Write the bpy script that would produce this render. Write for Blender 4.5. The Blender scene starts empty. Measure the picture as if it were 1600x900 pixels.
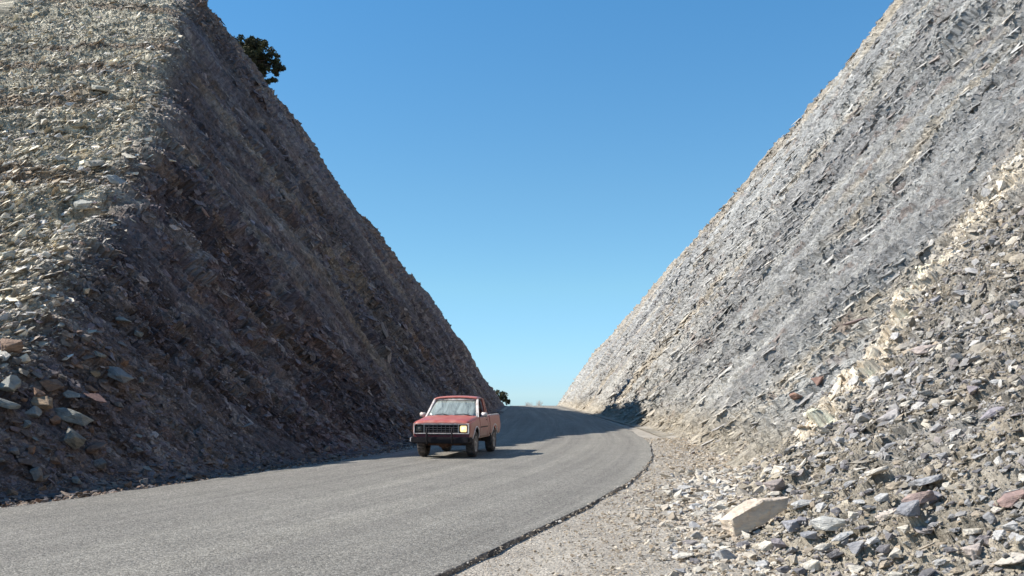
import bpy, bmesh, math, random
import numpy as np
from mathutils import Vector, Matrix, Euler

random.seed(7)
rng = np.random.default_rng(7)
R = math.radians
scene = bpy.context.scene

# ------------------------------------------------------------------ camera, sky, sun
CAMH = 1.70
cam_d = bpy.data.cameras.new('camera')
cam = bpy.data.objects.new('camera', cam_d)
scene.collection.objects.link(cam)
cam.location = (0, 0, CAMH)
cam.rotation_euler = (R(90), 0, 0)
cam_d.sensor_width = 36
cam_d.lens = 35.0
cam_d.shift_y = 0.105
cam_d.clip_end = 12000
cam_d.clip_start = 0.1
scene.camera = cam
F = 1600 * 35.0 / 36.0
HOR = 618.0

SUN_EL, SUN_AZ = R(42), R(-91)          # azimuth clockwise from +Y
sun_dir = Vector((math.cos(SUN_EL) * math.sin(SUN_AZ), math.cos(SUN_EL) * math.cos(SUN_AZ), math.sin(SUN_EL)))
world = bpy.data.worlds.new('World')
scene.world = world
world.use_nodes = True
wn = world.node_tree.nodes
wl = world.node_tree.links
bg = wn['Background']
sky = wn.new('ShaderNodeTexSky')
sky.sky_type = 'NISHITA'
sky.sun_disc = False
sky.sun_elevation = SUN_EL
sky.sun_rotation = SUN_AZ % (2 * math.pi)
sky.altitude = 1500
sky.air_density = 1.0
sky.dust_density = 0.0
sky.ozone_density = 2.5
tcw = wn.new('ShaderNodeTexCoord'); sepw = wn.new('ShaderNodeSeparateXYZ'); rw = wn.new('ShaderNodeValToRGB'); mw = wn.new('ShaderNodeMix')
wl.new(tcw.outputs['Generated'], sepw.inputs[0]); wl.new(sepw.outputs['Z'], rw.inputs[0])
for i_, (p_, c_w) in enumerate([(0.01, (0.35, 0.53, 0.78)), (0.107, (0.47, 0.665, 0.70)), (0.20, (0.47, 0.71, 0.745)), (0.37, (0.41, 0.78, 0.885)), (0.8, (0.55, 0.82, 0.87))]):
    e_ = rw.color_ramp.elements[i_] if i_ < 2 else rw.color_ramp.elements.new(p_)
    e_.position = p_; e_.color = (*c_w, 1)
mw.data_type = 'RGBA'; mw.blend_type = 'MULTIPLY'; mw.inputs['Factor'].default_value = 1.0
wl.new(sky.outputs[0], mw.inputs['A']); wl.new(rw.outputs[0], mw.inputs['B'])
wl.new(mw.outputs['Result'], bg.inputs[0])      # the deep polarised blue of this dry clear sky
bg.inputs[1].default_value = 0.13

sl = bpy.data.lights.new('sun', 'SUN')
sl.energy = 4.6
sl.angle = R(0.5)
sl.color = (1.0, 0.955, 0.88)
so = bpy.data.objects.new('sun', sl)
scene.collection.objects.link(so)
so.location = (-60, 20, 80)
so.rotation_euler = sun_dir.to_track_quat('Z', 'Y').to_euler()

scene.view_settings.view_transform = 'Standard'
scene.view_settings.look = 'None'
scene.view_settings.exposure = 0.7
scene.view_settings.gamma = 1
scene.view_settings.use_curve_mapping = False
scene.cycles.max_bounces = 6
scene.cycles.diffuse_bounces = 3

# ------------------------------------------------------------------ tagging helpers
def tag(o, label=None, cat=None, group=None, kind=None):
    if label: o['label'] = label
    if cat: o['category'] = cat
    if group: o['group'] = group
    if kind: o['kind'] = kind
    return o

def link(o, parent=None):
    scene.collection.objects.link(o)
    if parent: o.parent = parent
    return o

def empty(name, loc=(0, 0, 0), rz=0):
    o = bpy.data.objects.new(name, None)
    o.location = loc
    o.rotation_euler = (0, 0, rz)
    o.empty_display_size = 0.3
    return link(o)

# ------------------------------------------------------------------ node helpers
class NT:
    def __init__(s, name):
        s.m = bpy.data.materials.new(name)
        s.m.use_nodes = True
        s.t = s.m.node_tree
        s.n = s.t.nodes
        s.b = s.n['Principled BSDF']
    def new(s, typ, **kw):
        n = s.n.new(typ)
        for k, v in kw.items():
            setattr(n, k, v)
        return n
    def lk(s, a, b): s.t.links.new(a, b)
    def noise(s, vec, scale, detail=4, rough=0.6, dist=0.0):
        n = s.new('ShaderNodeTexNoise')
        n.inputs['Scale'].default_value = scale
        n.inputs['Detail'].default_value = detail
        n.inputs['Roughness'].default_value = rough
        n.inputs['Distortion'].default_value = dist
        if vec is not None: s.lk(vec, n.inputs['Vector'])
        return n.outputs['Fac']
    def ramp(s, fac, stops):
        r = s.new('ShaderNodeValToRGB')
        e = r.color_ramp.elements
        while len(e) < len(stops): e.new(0.5)
        for i, (p, c) in enumerate(stops):
            e[i].position = p
            e[i].color = (c[0], c[1], c[2], 1) if isinstance(c, (tuple, list)) else (c, c, c, 1)
        s.lk(fac, r.inputs[0])
        return r.outputs[0]
    def mix(s, a, b, fac, blend='MIX'):
        m = s.new('ShaderNodeMix', data_type='RGBA', blend_type=blend)
        for sock, v in ((m.inputs['Factor'], fac), (m.inputs['A'], a), (m.inputs['B'], b)):
            if isinstance(v, (int, float)): sock.default_value = v
            elif isinstance(v, (tuple, list)): sock.default_value = (v[0], v[1], v[2], 1)
            else: s.lk(v, sock)
        return m.outputs['Result']
    def math(s, op, a, b=None):
        m = s.new('ShaderNodeMath', operation=op)
        for i, v in enumerate((a, b)):
            if v is None: continue
            if isinstance(v, (int, float)): m.inputs[i].default_value = v
            else: s.lk(v, m.inputs[i])
        return m.outputs[0]
    def bump(s, h, strength, dist):
        b = s.new('ShaderNodeBump')
        b.inputs['Strength'].default_value = strength
        b.inputs['Distance'].default_value = dist
        s.lk(h, b.inputs['Height'])
        s.lk(b.outputs[0], s.b.inputs['Normal'])
    def set(s, col=None, rough=None, metal=None, spec=None):
        if col is not None:
            if isinstance(col, (tuple, list)): s.b.inputs['Base Color'].default_value = (*col[:3], 1)
            else: s.lk(col, s.b.inputs['Base Color'])
        if rough is not None:
            if isinstance(rough, (int, float)): s.b.inputs['Roughness'].default_value = rough
            else: s.lk(rough, s.b.inputs['Roughness'])
        if metal is not None: s.b.inputs['Metallic'].default_value = metal
        if spec is not None: s.b.inputs['Specular IOR Level'].default_value = spec
        return s.m

def pos_out(t):
    g = t.new('ShaderNodeNewGeometry')
    return g.outputs['Position']

def stretch(t, vec, rot, sc):
    m = t.new('ShaderNodeMapping')
    m.inputs['Rotation'].default_value = rot
    m.inputs['Scale'].default_value = sc
    t.lk(vec, m.inputs['Vector'])
    return m.outputs[0]

# cut faces: the colour of each stone comes from the mesh, grain and relief are added here
def cutting_material(name, k):
    t = NT(name)
    a = t.new('ShaderNodeAttribute', attribute_name='rock_colour')
    b = t.new('ShaderNodeAttribute', attribute_name='bedding').outputs['Vector']
    p = pos_out(t)
    n1 = t.noise(stretch(t, b, (0, 0, 0), (0.9, 4.5, 1)), 1.0, 8, 0.68, 0.5)
    n3 = t.noise(stretch(t, b, (0, 0, R(9)), (4.0, 17.0, 1)), 1.0, 6, 0.72, 0.4)
    n2 = t.noise(p, 24.0, 4, 0.7)
    c = t.mix(a.outputs['Color'], t.ramp(n1, [(0.32, 0.62), (0.68, 1.3)]), k, 'MULTIPLY')
    c = t.mix(c, t.ramp(n3, [(0.34, 0.62), (0.66, 1.3)]), k, 'MULTIPLY')
    c = t.mix(c, t.ramp(n2, [(0.3, 0.8), (0.7, 1.18)]), 0.6, 'MULTIPLY')
    h = t.math('ADD', t.math('MULTIPLY', n1, 1.6), t.math('ADD', t.math('MULTIPLY', n3, 0.7), t.math('MULTIPLY', n2, 0.25)))
    t.bump(h, 1.0, 0.16)
    return t.set(c, 0.9, 0, 0.25)

M_left = cutting_material('dark_shale_face', 0.9)
M_right = cutting_material('grey_shale_face', 1.0)

# loose stones: colour from the point (instances) or from the object
def stone_material(name, inst):
    t = NT(name)
    if inst:
        a = t.new('ShaderNodeAttribute', attribute_name='stone_colour', attribute_type='INSTANCER').outputs['Color']
    else:
        a = t.new('ShaderNodeObjectInfo').outputs['Color']
    tc = t.new('ShaderNodeTexCoord').outputs['Object']
    n1 = t.noise(stretch(t, tc, (0.3, 0.2, 0), (1, 1, 4)), 2.2, 6, 0.65, 0.3)
    n2 = t.noise(tc, 9.0, 5, 0.7)
    c = t.mix(a, t.ramp(n1, [(0.3, (0.55, 0.53, 0.53)), (0.5, (0.95, 0.94, 0.92)), (0.66, (1.25, 1.2, 1.1))]), 0.9, 'MULTIPLY')
    c = t.mix(c, (0.46, 0.40, 0.32), t.ramp(n2, [(0.55, 0.0), (0.75, 0.35)]))
    t.bump(t.math('ADD', n1, t.math('MULTIPLY', n2, 0.5)), 0.55, 0.12)
    return t.set(c, 0.88, 0, 0.3)

M_inst = stone_material('loose_stone', True)
M_stone = stone_material('boulder_stone', False)

def ground_material():
    t = NT('gravel_ground')
    p = pos_out(t)
    v = t.new('ShaderNodeTexVoronoi'); v.inputs['Scale'].default_value = 34.0
    t.lk(p, v.inputs['Vector'])
    n = t.noise(p, 1.3, 5, 0.65)
    n2 = t.noise(p, 60, 3, 0.7)
    base = t.ramp(n, [(0.3, (0.31, 0.27, 0.225)), (0.55, (0.43, 0.385, 0.325)), (0.75, (0.53, 0.475, 0.40))])
    c = t.mix(base, t.ramp(v.outputs['Color'], [(0.1, 0.6), (0.6, 1.05), (0.95, 1.35)]), 0.85, 'MULTIPLY')
    c = t.mix(c, t.ramp(n2, [(0.3, 0.7), (0.7, 1.25)]), 0.6, 'MULTIPLY')
    h = t.math('SUBTRACT', 1.0, v.outputs['Distance'])
    t.bump(t.math('ADD', h, n2), 0.8, 0.02)
    return t.set(c, 0.92, 0, 0.25)
M_ground = ground_material()

def road_material():
    t = NT('worn_asphalt')
    uv = t.new('ShaderNodeUVMap', uv_map='road_uv').outputs[0]
    p = pos_out(t)
    tracks = t.noise(stretch(t, uv, (0, 0, 0), (0.035, 1.5, 1)), 1.0, 3, 0.55, 0.15)
    fine_t = t.noise(stretch(t, uv, (0, 0, 0), (0.05, 5.0, 1)), 1.0, 3, 0.6, 0.1)
    patch = t.noise(p, 0.7, 5, 0.65)
    v = t.new('ShaderNodeTexVoronoi'); v.inputs['Scale'].default_value = 48.0
    t.lk(p, v.inputs['Vector'])
    sp = t.noise(p, 75, 3, 0.85)
    sp2 = t.noise(p, 22, 4, 0.8)
    c = t.ramp(tracks, [(0.33, (0.215, 0.197, 0.172)), (0.5, (0.25, 0.231, 0.20)), (0.68, (0.295, 0.272, 0.232))])
    c = t.mix(c, t.ramp(fine_t, [(0.3, 0.86), (0.7, 1.14)]), 0.8, 'MULTIPLY')
    c = t.mix(c, t.ramp(patch, [(0.3, 0.86), (0.7, 1.12)]), 0.8, 'MULTIPLY')
    c = t.mix(c, t.ramp(v.outputs['Color'], [(0.15, 0.45), (0.5, 1.0), (0.9, 1.6)]), 0.8, 'MULTIPLY')
    c = t.mix(c, t.ramp(sp, [(0.36, 0.45), (0.5, 1.0), (0.66, 1.55)]), 0.75, 'MULTIPLY')
    c = t.mix(c, t.ramp(sp2, [(0.35, 0.75), (0.65, 1.25)]), 0.6, 'MULTIPLY')
    h = t.math('ADD', t.math('SUBTRACT', 1.0, v.outputs['Distance']), t.math('MULTIPLY', sp, 1.3))
    t.bump(h, 0.9, 0.012)
    return t.set(c, 0.85, 0, 0.3)
M_road = road_material()

def plain(name, col, rough=0.6, metal=0.0, spec=0.5, grain=None):
    t = NT(name)
    if grain:
        tc = t.new('ShaderNodeTexCoord').outputs['Object']
        n = t.noise(tc, grain[0], 5, 0.65)
        c = t.mix(col, grain[1], t.ramp(n, [(grain[2], 0.0), (grain[3], 1.0)]))
        t.set(c, rough, metal, spec)
    else:
        t.set(col, rough, metal, spec)
    return t.m
M_edge = plain('asphalt_edge', (0.07, 0.06, 0.055), 0.9, grain=(4, (0.26, 0.22, 0.18), 0.42, 0.6))

# ------------------------------------------------------------------ numpy noise
def _h(ix, iy, k):
    n = (ix.astype(np.int64) * 374761393 + iy.astype(np.int64) * 668265263 + k * 974634777) & 0x7fffffff
    n = ((n ^ (n >> 13)) * 1274126177) & 0x7fffffff
    n = (n ^ (n >> 16)) * 1103515245 & 0x7fffffff
    return ((n >> 7) & 0xffff) / 65535.0

def vnoise(x, y, k=0):
    ix = np.floor(x); iy = np.floor(y)
    fx = x - ix; fy = y - iy
    fx = fx * fx * (3 - 2 * fx); fy = fy * fy * (3 - 2 * fy)
    a = _h(ix, iy, k); b = _h(ix + 1, iy, k); c = _h(ix, iy + 1, k); d = _h(ix + 1, iy + 1, k)
    return (a * (1 - fx) + b * fx) * (1 - fy) + (c * (1 - fx) + d * fx) * fy

def fbm(x, y, k=0, o=4):
    s = 0; a = 0.5; tot = 0
    for i in range(o):
        s = s + a * vnoise(x * 2 ** i + 17.3 * i, y * 2 ** i - 9.1 * i, k + i); tot += a; a *= 0.55
    return s / tot

def cells(x, y, k=0):
    """stones: random facet height, edge distance, two random values per stone"""
    ix = np.floor(x); iy = np.floor(y)
    best = np.full(x.shape, 9.0); second = np.full(x.shape, 9.0)
    bx = np.zeros(x.shape); by = np.zeros(x.shape); dxb = np.zeros(x.shape); dyb = np.zeros(x.shape)
    for i in (-1, 0, 1):
        for j in (-1, 0, 1):
            cx = ix + i; cy = iy + j
            px = cx + 0.1 + 0.8 * _h(cx, cy, k); py = cy + 0.1 + 0.8 * _h(cx, cy, k + 1)
            dx = x - px; dy = y - py
            d = dx * dx + dy * dy
            m = d < best
            second = np.where(m, best, np.minimum(second, d))
            bx = np.where(m, cx, bx); by = np.where(m, cy, by)
            dxb = np.where(m, dx, dxb); dyb = np.where(m, dy, dyb)
            best = np.where(m, d, best)
    r1 = _h(bx, by, k + 2); r2 = _h(bx, by, k + 3); r3 = _h(bx, by, k + 4); r4 = _h(bx, by, k + 5)
    edge = np.sqrt(second) - np.sqrt(best)
    h = r1 + (r2 - 0.5) * 1.6 * dxb + (r3 - 0.5) * 1.6 * dyb
    return h, edge, r2, r4

def smin(a, b, k):
    h = np.clip(0.5 + 0.5 * (b - a) / k, 0, 1)
    return b * (1 - h) + a * h - k * h * (1 - h)

# ------------------------------------------------------------------ plan of the place (metres; the camera stands at 0,0)
def ip(y, pts):
    return np.interp(y, [p[0] for p in pts], [p[1] for p in pts])
def smooth_ip(y, pts, w=3.0):
    y = np.asarray(y, float)
    return sum(ip(y + o * w, pts) for o in (-1, -0.5, 0, 0.5, 1)) / 5

RE = [(-80, -33), (-30, -14.2), (0, -3.95), (9.4, -0.82), (12.6, 0.30), (18, 1.85), (22.6, 2.95), (30.4, 4.35), (36.7, 5.05), (49, 5.85), (71.5, 6.6), (98, 7.0), (173, 7.7), (260, 7.0), (420, -6)]
LE = [(-80, -42.5), (-30, -23.0), (0, -12.6), (15.4, -7.75), (21, -6.0), (29.4, -3.7), (36, -2.6), (49, -1.9), (71, -1.3), (98, -0.9), (173, -0.25), (260, -0.9), (420, -14)]
def right_edge(y): return smooth_ip(y, RE, 2.5)
def left_edge(y): return smooth_ip(y, LE, 3.0)
TR = [(-80, -28), (-30, -6), (-8, 0.6), (0, 1.5), (6, 1.9), (10.5, 2.3), (15.4, 3.3), (21.7, 4.7), (28.7, 5.75), (36.7, 6.5), (53, 7.2), (98, 7.8), (173, 8.3), (260, 7.8)]
TL = [(-80, -46), (-30, -26), (0, -13.8), (15.4, -8.75), (21, -6.9), (29.4, -4.9), (36, -3.8), (49, -2.9), (71, -2.3), (98, -1.9), (173, -1.1), (260, -1.6)]
def toe_r(y): return smooth_ip(y, TR, 2.5)
def toe_l(y): return smooth_ip(y, TL, 3.0)
def drop(y):                       # the road tips over a crest far ahead
    d = np.maximum(0, np.asarray(y, float) - 166)
    return -np.minimum(0.0012 * d * d, 0.30 * d)

HL = [(-80, 3), (0, 3), (20, 28), (64, 27.5), (80, 24.4), (93, 21.8), (125, 15.4), (150, 9.8), (170, 4), (185, 0.5), (260, 0)]
TANL = [(0, 1.30), (20, 1.40), (40, 1.50), (60, 1.54), (300, 1.54)]
def nose_plane(y):
    return np.interp(y, [-80, 19.5, 36, 60, 300], [-8, 2.5, 12.3, 25.6, 160])
def z_left(x, y):
    u = toe_l(y) - x
    w = 0.5
    z1 = ip(y, TANL) * (np.sqrt(np.maximum(u, 0) ** 2 + w * w) - w)
    q = y - 19.5
    z2 = nose_plane(y) + 0.03 * (-x - 10)
    z3 = ip(y, HL) + 0.12 * np.maximum(u - 3, 0)
    z = smin(smin(z1, z2, 1.0), z3, 1.2)
    return z

HR = [(-80, 6), (-10, 14), (20, 34), (81, 34), (102, 26.8), (121, 22.3), (154, 15.6), (182, 10.8), (210, 6), (235, 1), (260, 0)]
TANR = [(0, 0.60), (16, 0.66), (22, 0.86), (30, 1.12), (45, 1.36), (60, 1.43), (300, 1.43)]
def z_right(x, y):
    u = x - toe_r(y)
    w = ip(y, [(0, 1.0), (16, 0.9), (30, 0.5), (300, 0.5)])
    z1 = smooth_ip(y, TANR, 3) * (np.sqrt(np.maximum(u, 0) ** 2 + w * w) - w)
    z3 = ip(y, HR) + 0.12 * np.maximum(u - 3, 0)
    return smin(z1, z3, 1.2)

def grid_mesh(name, P, mat, colour=None, flat=True, flip=False, bed=None):
    n, m = P.shape[:2]
    me = bpy.data.meshes.new(name)
    me.vertices.add(n * m)
    me.vertices.foreach_set('co', P.reshape(-1).astype(np.float32))
    idx = np.arange(n * m).reshape(n, m)
    q = np.stack([idx[:-1, :-1], idx[:-1, 1:], idx[1:, 1:], idx[1:, :-1]], -1).reshape(-1, 4)
    if flip: q = q[:, ::-1]
    k = len(q)
    me.loops.add(k * 4)
    me.loops.foreach_set('vertex_index', q.reshape(-1).astype(np.int32))
    me.polygons.add(k)
    me.polygons.foreach_set('loop_start', np.arange(0, k * 4, 4, dtype=np.int32))
    me.update(calc_edges=True)
    me.polygons.foreach_set('use_smooth', np.zeros(k, bool) if flat else np.ones(k, bool))
    if colour is not None:
        a = me.color_attributes.new('rock_colour', 'FLOAT_COLOR', 'POINT')
        c = np.ones((n * m, 4), np.float32); c[:, :3] = colour.reshape(-1, 3)
        a.data.foreach_set('color', c.reshape(-1))
    if bed is not None:
        a = me.attributes.new('bedding', 'FLOAT_VECTOR', 'POINT')
        a.data.foreach_set('vector', bed.reshape(-1).astype(np.float32))
    me.materials.append(mat)
    me.update()
    o = bpy.data.objects.new(name, me)
    return link(o)

def normals(P):
    a = np.gradient(P, axis=0); b = np.gradient(P, axis=1)
    n = np.cross(a, b)
    n /= np.linalg.norm(n, axis=-1, keepdims=True) + 1e-9
    n[n[..., 2] < 0] *= -1
    return n

def lerp3(a, b, f):
    return a * (1 - f[..., None]) + b * f[..., None]
def A(*c): return np.array(c, float)
def sstep(a, b, x):
    t = np.clip((x - a) / (b - a), 0, 1); return t * t * (3 - 2 * t)

def rows(y0, y1, k, near=4.0):
    ys = [y0]
    while ys[-1] < y1:
        y = ys[-1]
        ys.append(y + k * max(near, abs(y)))
    return np.array(ys)

# ------------------------------------------------------------------ left hillside (cut face + sunlit talus nose)
def build_left():
    ys = np.concatenate([np.arange(-60, 13, 1.5), rows(13, 60, 0.0030), rows(60.2, 262, 0.0050)])
    nv = 520
    f = np.linspace(0, 1, nv)
    vis = np.interp(ys, [-60, 13, 25, 40, 60, 100, 262], [12, 3, 9.0, 21, 26, 30, 30])
    U = vis[:, None] * (f[None, :] ** 1.15) - 0.35
    back = vis[:, None] + np.array([1, 3, 7, 14, 25, 45, 70.0])[None, :]
    U = np.concatenate([U, back], 1)
    Y = np.repeat(ys[:, None], U.shape[1], 1)
    X = toe_l(Y) - U
    # large unevenness first
    Z = z_left(X, Y)
    amp = sstep(0, 3, U)
    n_big = fbm(Y * 0.13, Z * 0.16, 3, 3) - 0.5
    X = X + amp * 0.9 * n_big * sstep(0, 6, Z)
    P = np.stack([X, Y, Z], -1)
    N = normals(P)
    T = Z * 1.2 - 0.15 * X                   # distance up the slope
    nose = sstep(-1.5, 3.0, (z_left(toe_l(Y) - 40, Y) - Z)) # 1 on cut face, 0 on the talus nose
    z1 = ip(Y, TANL) * np.maximum(U, 0)
    zz2 = nose_plane(Y)
    nose = sstep(-0.4, 2.4, z1 - zz2)        # 1 on talus nose
    # bedding runs down the cut face at an angle, nearly level on the nose
    a = R(62)
    p = Y * math.cos(a) - T * math.sin(a); q = Y * math.sin(a) + T * math.cos(a)
    wob = fbm(Y * 0.4, T * 0.4, 11, 3) * 2.0
    h1, e1, c1, d1 = cells(p / 2.6 + wob * 0.2, q / 0.75 + wob * 0.35, 20)
    h2, e2, c2, d2 = cells(p / 0.75, q / 0.26 + wob * 0.5, 30)
    h3, e3, c3, d3 = cells(p / 0.26, q / 0.12, 40)
    px = X; qx = Y * 0.5 + Z * 0.9
    g1, f1, gc1, gd1 = cells(px / 1.3 + wob * 0.2, qx / 0.5 + wob * 0.3, 50)
    g2, f2, gc2, gd2 = cells(px / 0.42, qx / 0.2 + wob * 0.3, 60)
    g3, f3, gc3, gd3 = cells(px / 0.16, qx / 0.1, 70)
    rubble = sstep(0.40, 0.58, fbm(q * 0.30 + wob * 0.1, p * 0.07, 85, 4))
    disp_face = (0.14 + 0.20 * rubble) * (h1 - 0.5) + (0.07 + 0.2 * rubble) * (h2 - 0.5) + (0.04 + 0.07 * rubble) * (h3 - 0.5)
    gull = fbm(q * 0.45 + wob * 0.2, p * 0.05, 77, 3) - 0.5      # gullies running down the dip
    rid = 1 - np.abs(2 * fbm(q * 0.28 + 3.1, p * 0.035 + 7, 78, 3) - 1) * 2.2
    disp_face = disp_face + (1.5 * gull + 0.55 * (np.clip(rid, -1, 1) - 0.45)) * sstep(1.5, 8, Z)
    disp_nose = 0.16 * (g1 - 0.5) + 0.12 * (g2 - 0.5) + 0.07 * (g3 - 0.5) + 0.9 * (fbm(X * 0.18, qx * 0.45, 81, 4) - 0.5)
    disp = disp_face * (1 - nose) + disp_nose * nose
    disp = disp - 0.9 * np.exp(-((X + 11.6) / 0.75) ** 2 - ((Z - 7.0) / 0.28) ** 2) * (np.abs(Y - 27) < 4)
    P = P + N * (disp * sstep(-0.2, 1.2, U))[..., None]
    # colour of the stones
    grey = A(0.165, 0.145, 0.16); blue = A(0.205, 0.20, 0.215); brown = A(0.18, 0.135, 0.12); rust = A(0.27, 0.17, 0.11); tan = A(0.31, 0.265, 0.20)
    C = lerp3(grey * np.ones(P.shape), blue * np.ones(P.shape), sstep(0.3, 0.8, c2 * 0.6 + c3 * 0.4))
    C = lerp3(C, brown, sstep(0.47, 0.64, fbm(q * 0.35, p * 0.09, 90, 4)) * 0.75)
    tn = sstep(0.58, 0.72, fbm(q * 0.8 + 5, p * 0.09 + wob * 0.1, 95, 4))
    C = lerp3(C, tan, tn * 0.8)
    C = lerp3(C, rust, sstep(0.64, 0.76, fbm(q * 0.6 - 30, p * 0.16, 97, 4)) * 0.4)
    C = lerp3(C, A(0.33, 0.31, 0.28), sstep(0.55, 0.9, rid) * sstep(0.4, 0.7, c2) * 0.6)
    C = lerp3(C, A(0.085, 0.075, 0.082), sstep(0.52, 0.43, fbm(q * 0.22 + 40, p * 0.1, 98, 4)) * 0.65)
    C = lerp3(C, A(0.22, 0.205, 0.20), (1 - rubble) * 0.25)
    C = lerp3(C, A(0.36, 0.26, 0.17), sstep(0.86, 0.97, d1) * 0.35 * (d2 > 0.4))
    C = lerp3(C, A(0.35, 0.33, 0.31), (d2 > 0.93) * 0.6)
    # weathered brown rim below the crest
    rim = sstep(-2.4, -0.4, Z - ip(Y, HL) + 1.6 * fbm(Y * 0.3, T * 0.3, 8, 3)) * (Y > 40)
    C = lerp3(C, A(0.29, 0.225, 0.17), rim * 0.45)
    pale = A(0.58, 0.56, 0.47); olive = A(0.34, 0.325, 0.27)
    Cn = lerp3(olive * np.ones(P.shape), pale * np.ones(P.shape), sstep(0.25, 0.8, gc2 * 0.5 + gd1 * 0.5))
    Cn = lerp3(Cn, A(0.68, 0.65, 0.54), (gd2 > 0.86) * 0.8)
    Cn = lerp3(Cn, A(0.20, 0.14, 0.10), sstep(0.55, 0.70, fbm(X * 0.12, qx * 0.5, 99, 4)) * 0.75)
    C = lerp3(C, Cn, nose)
    low = sstep(26, 17, Y) * (1 - nose)
    C = lerp3(C, A(0.20, 0.165, 0.14), low * sstep(0.35, 0.7, d1) * 0.7)
    C = C * (0.72 + 0.56 * d3)[..., None]
    C *= (0.6 + 0.4 * sstep(0.0, 0.12, e2 * (1 - nose) + f2 * nose))[..., None]
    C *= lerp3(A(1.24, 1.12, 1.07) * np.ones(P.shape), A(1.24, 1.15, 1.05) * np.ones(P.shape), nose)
    bed = lerp3(np.stack([p, q, p * 0], -1), np.stack([px, qx, p * 0 + 50], -1), (nose > 0.5) * 1.0)
    P[..., 2] += drop(Y) - 0.03
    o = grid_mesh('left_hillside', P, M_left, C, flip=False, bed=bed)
    tag(o, 'dark shale cut face on the left of the road, in shade, with a sunlit stony nose', kind='structure')
    return P, N, nose, U, C, rubble
LP, LN, LNOSE, LU, LC, LRUB = build_left()

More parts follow.
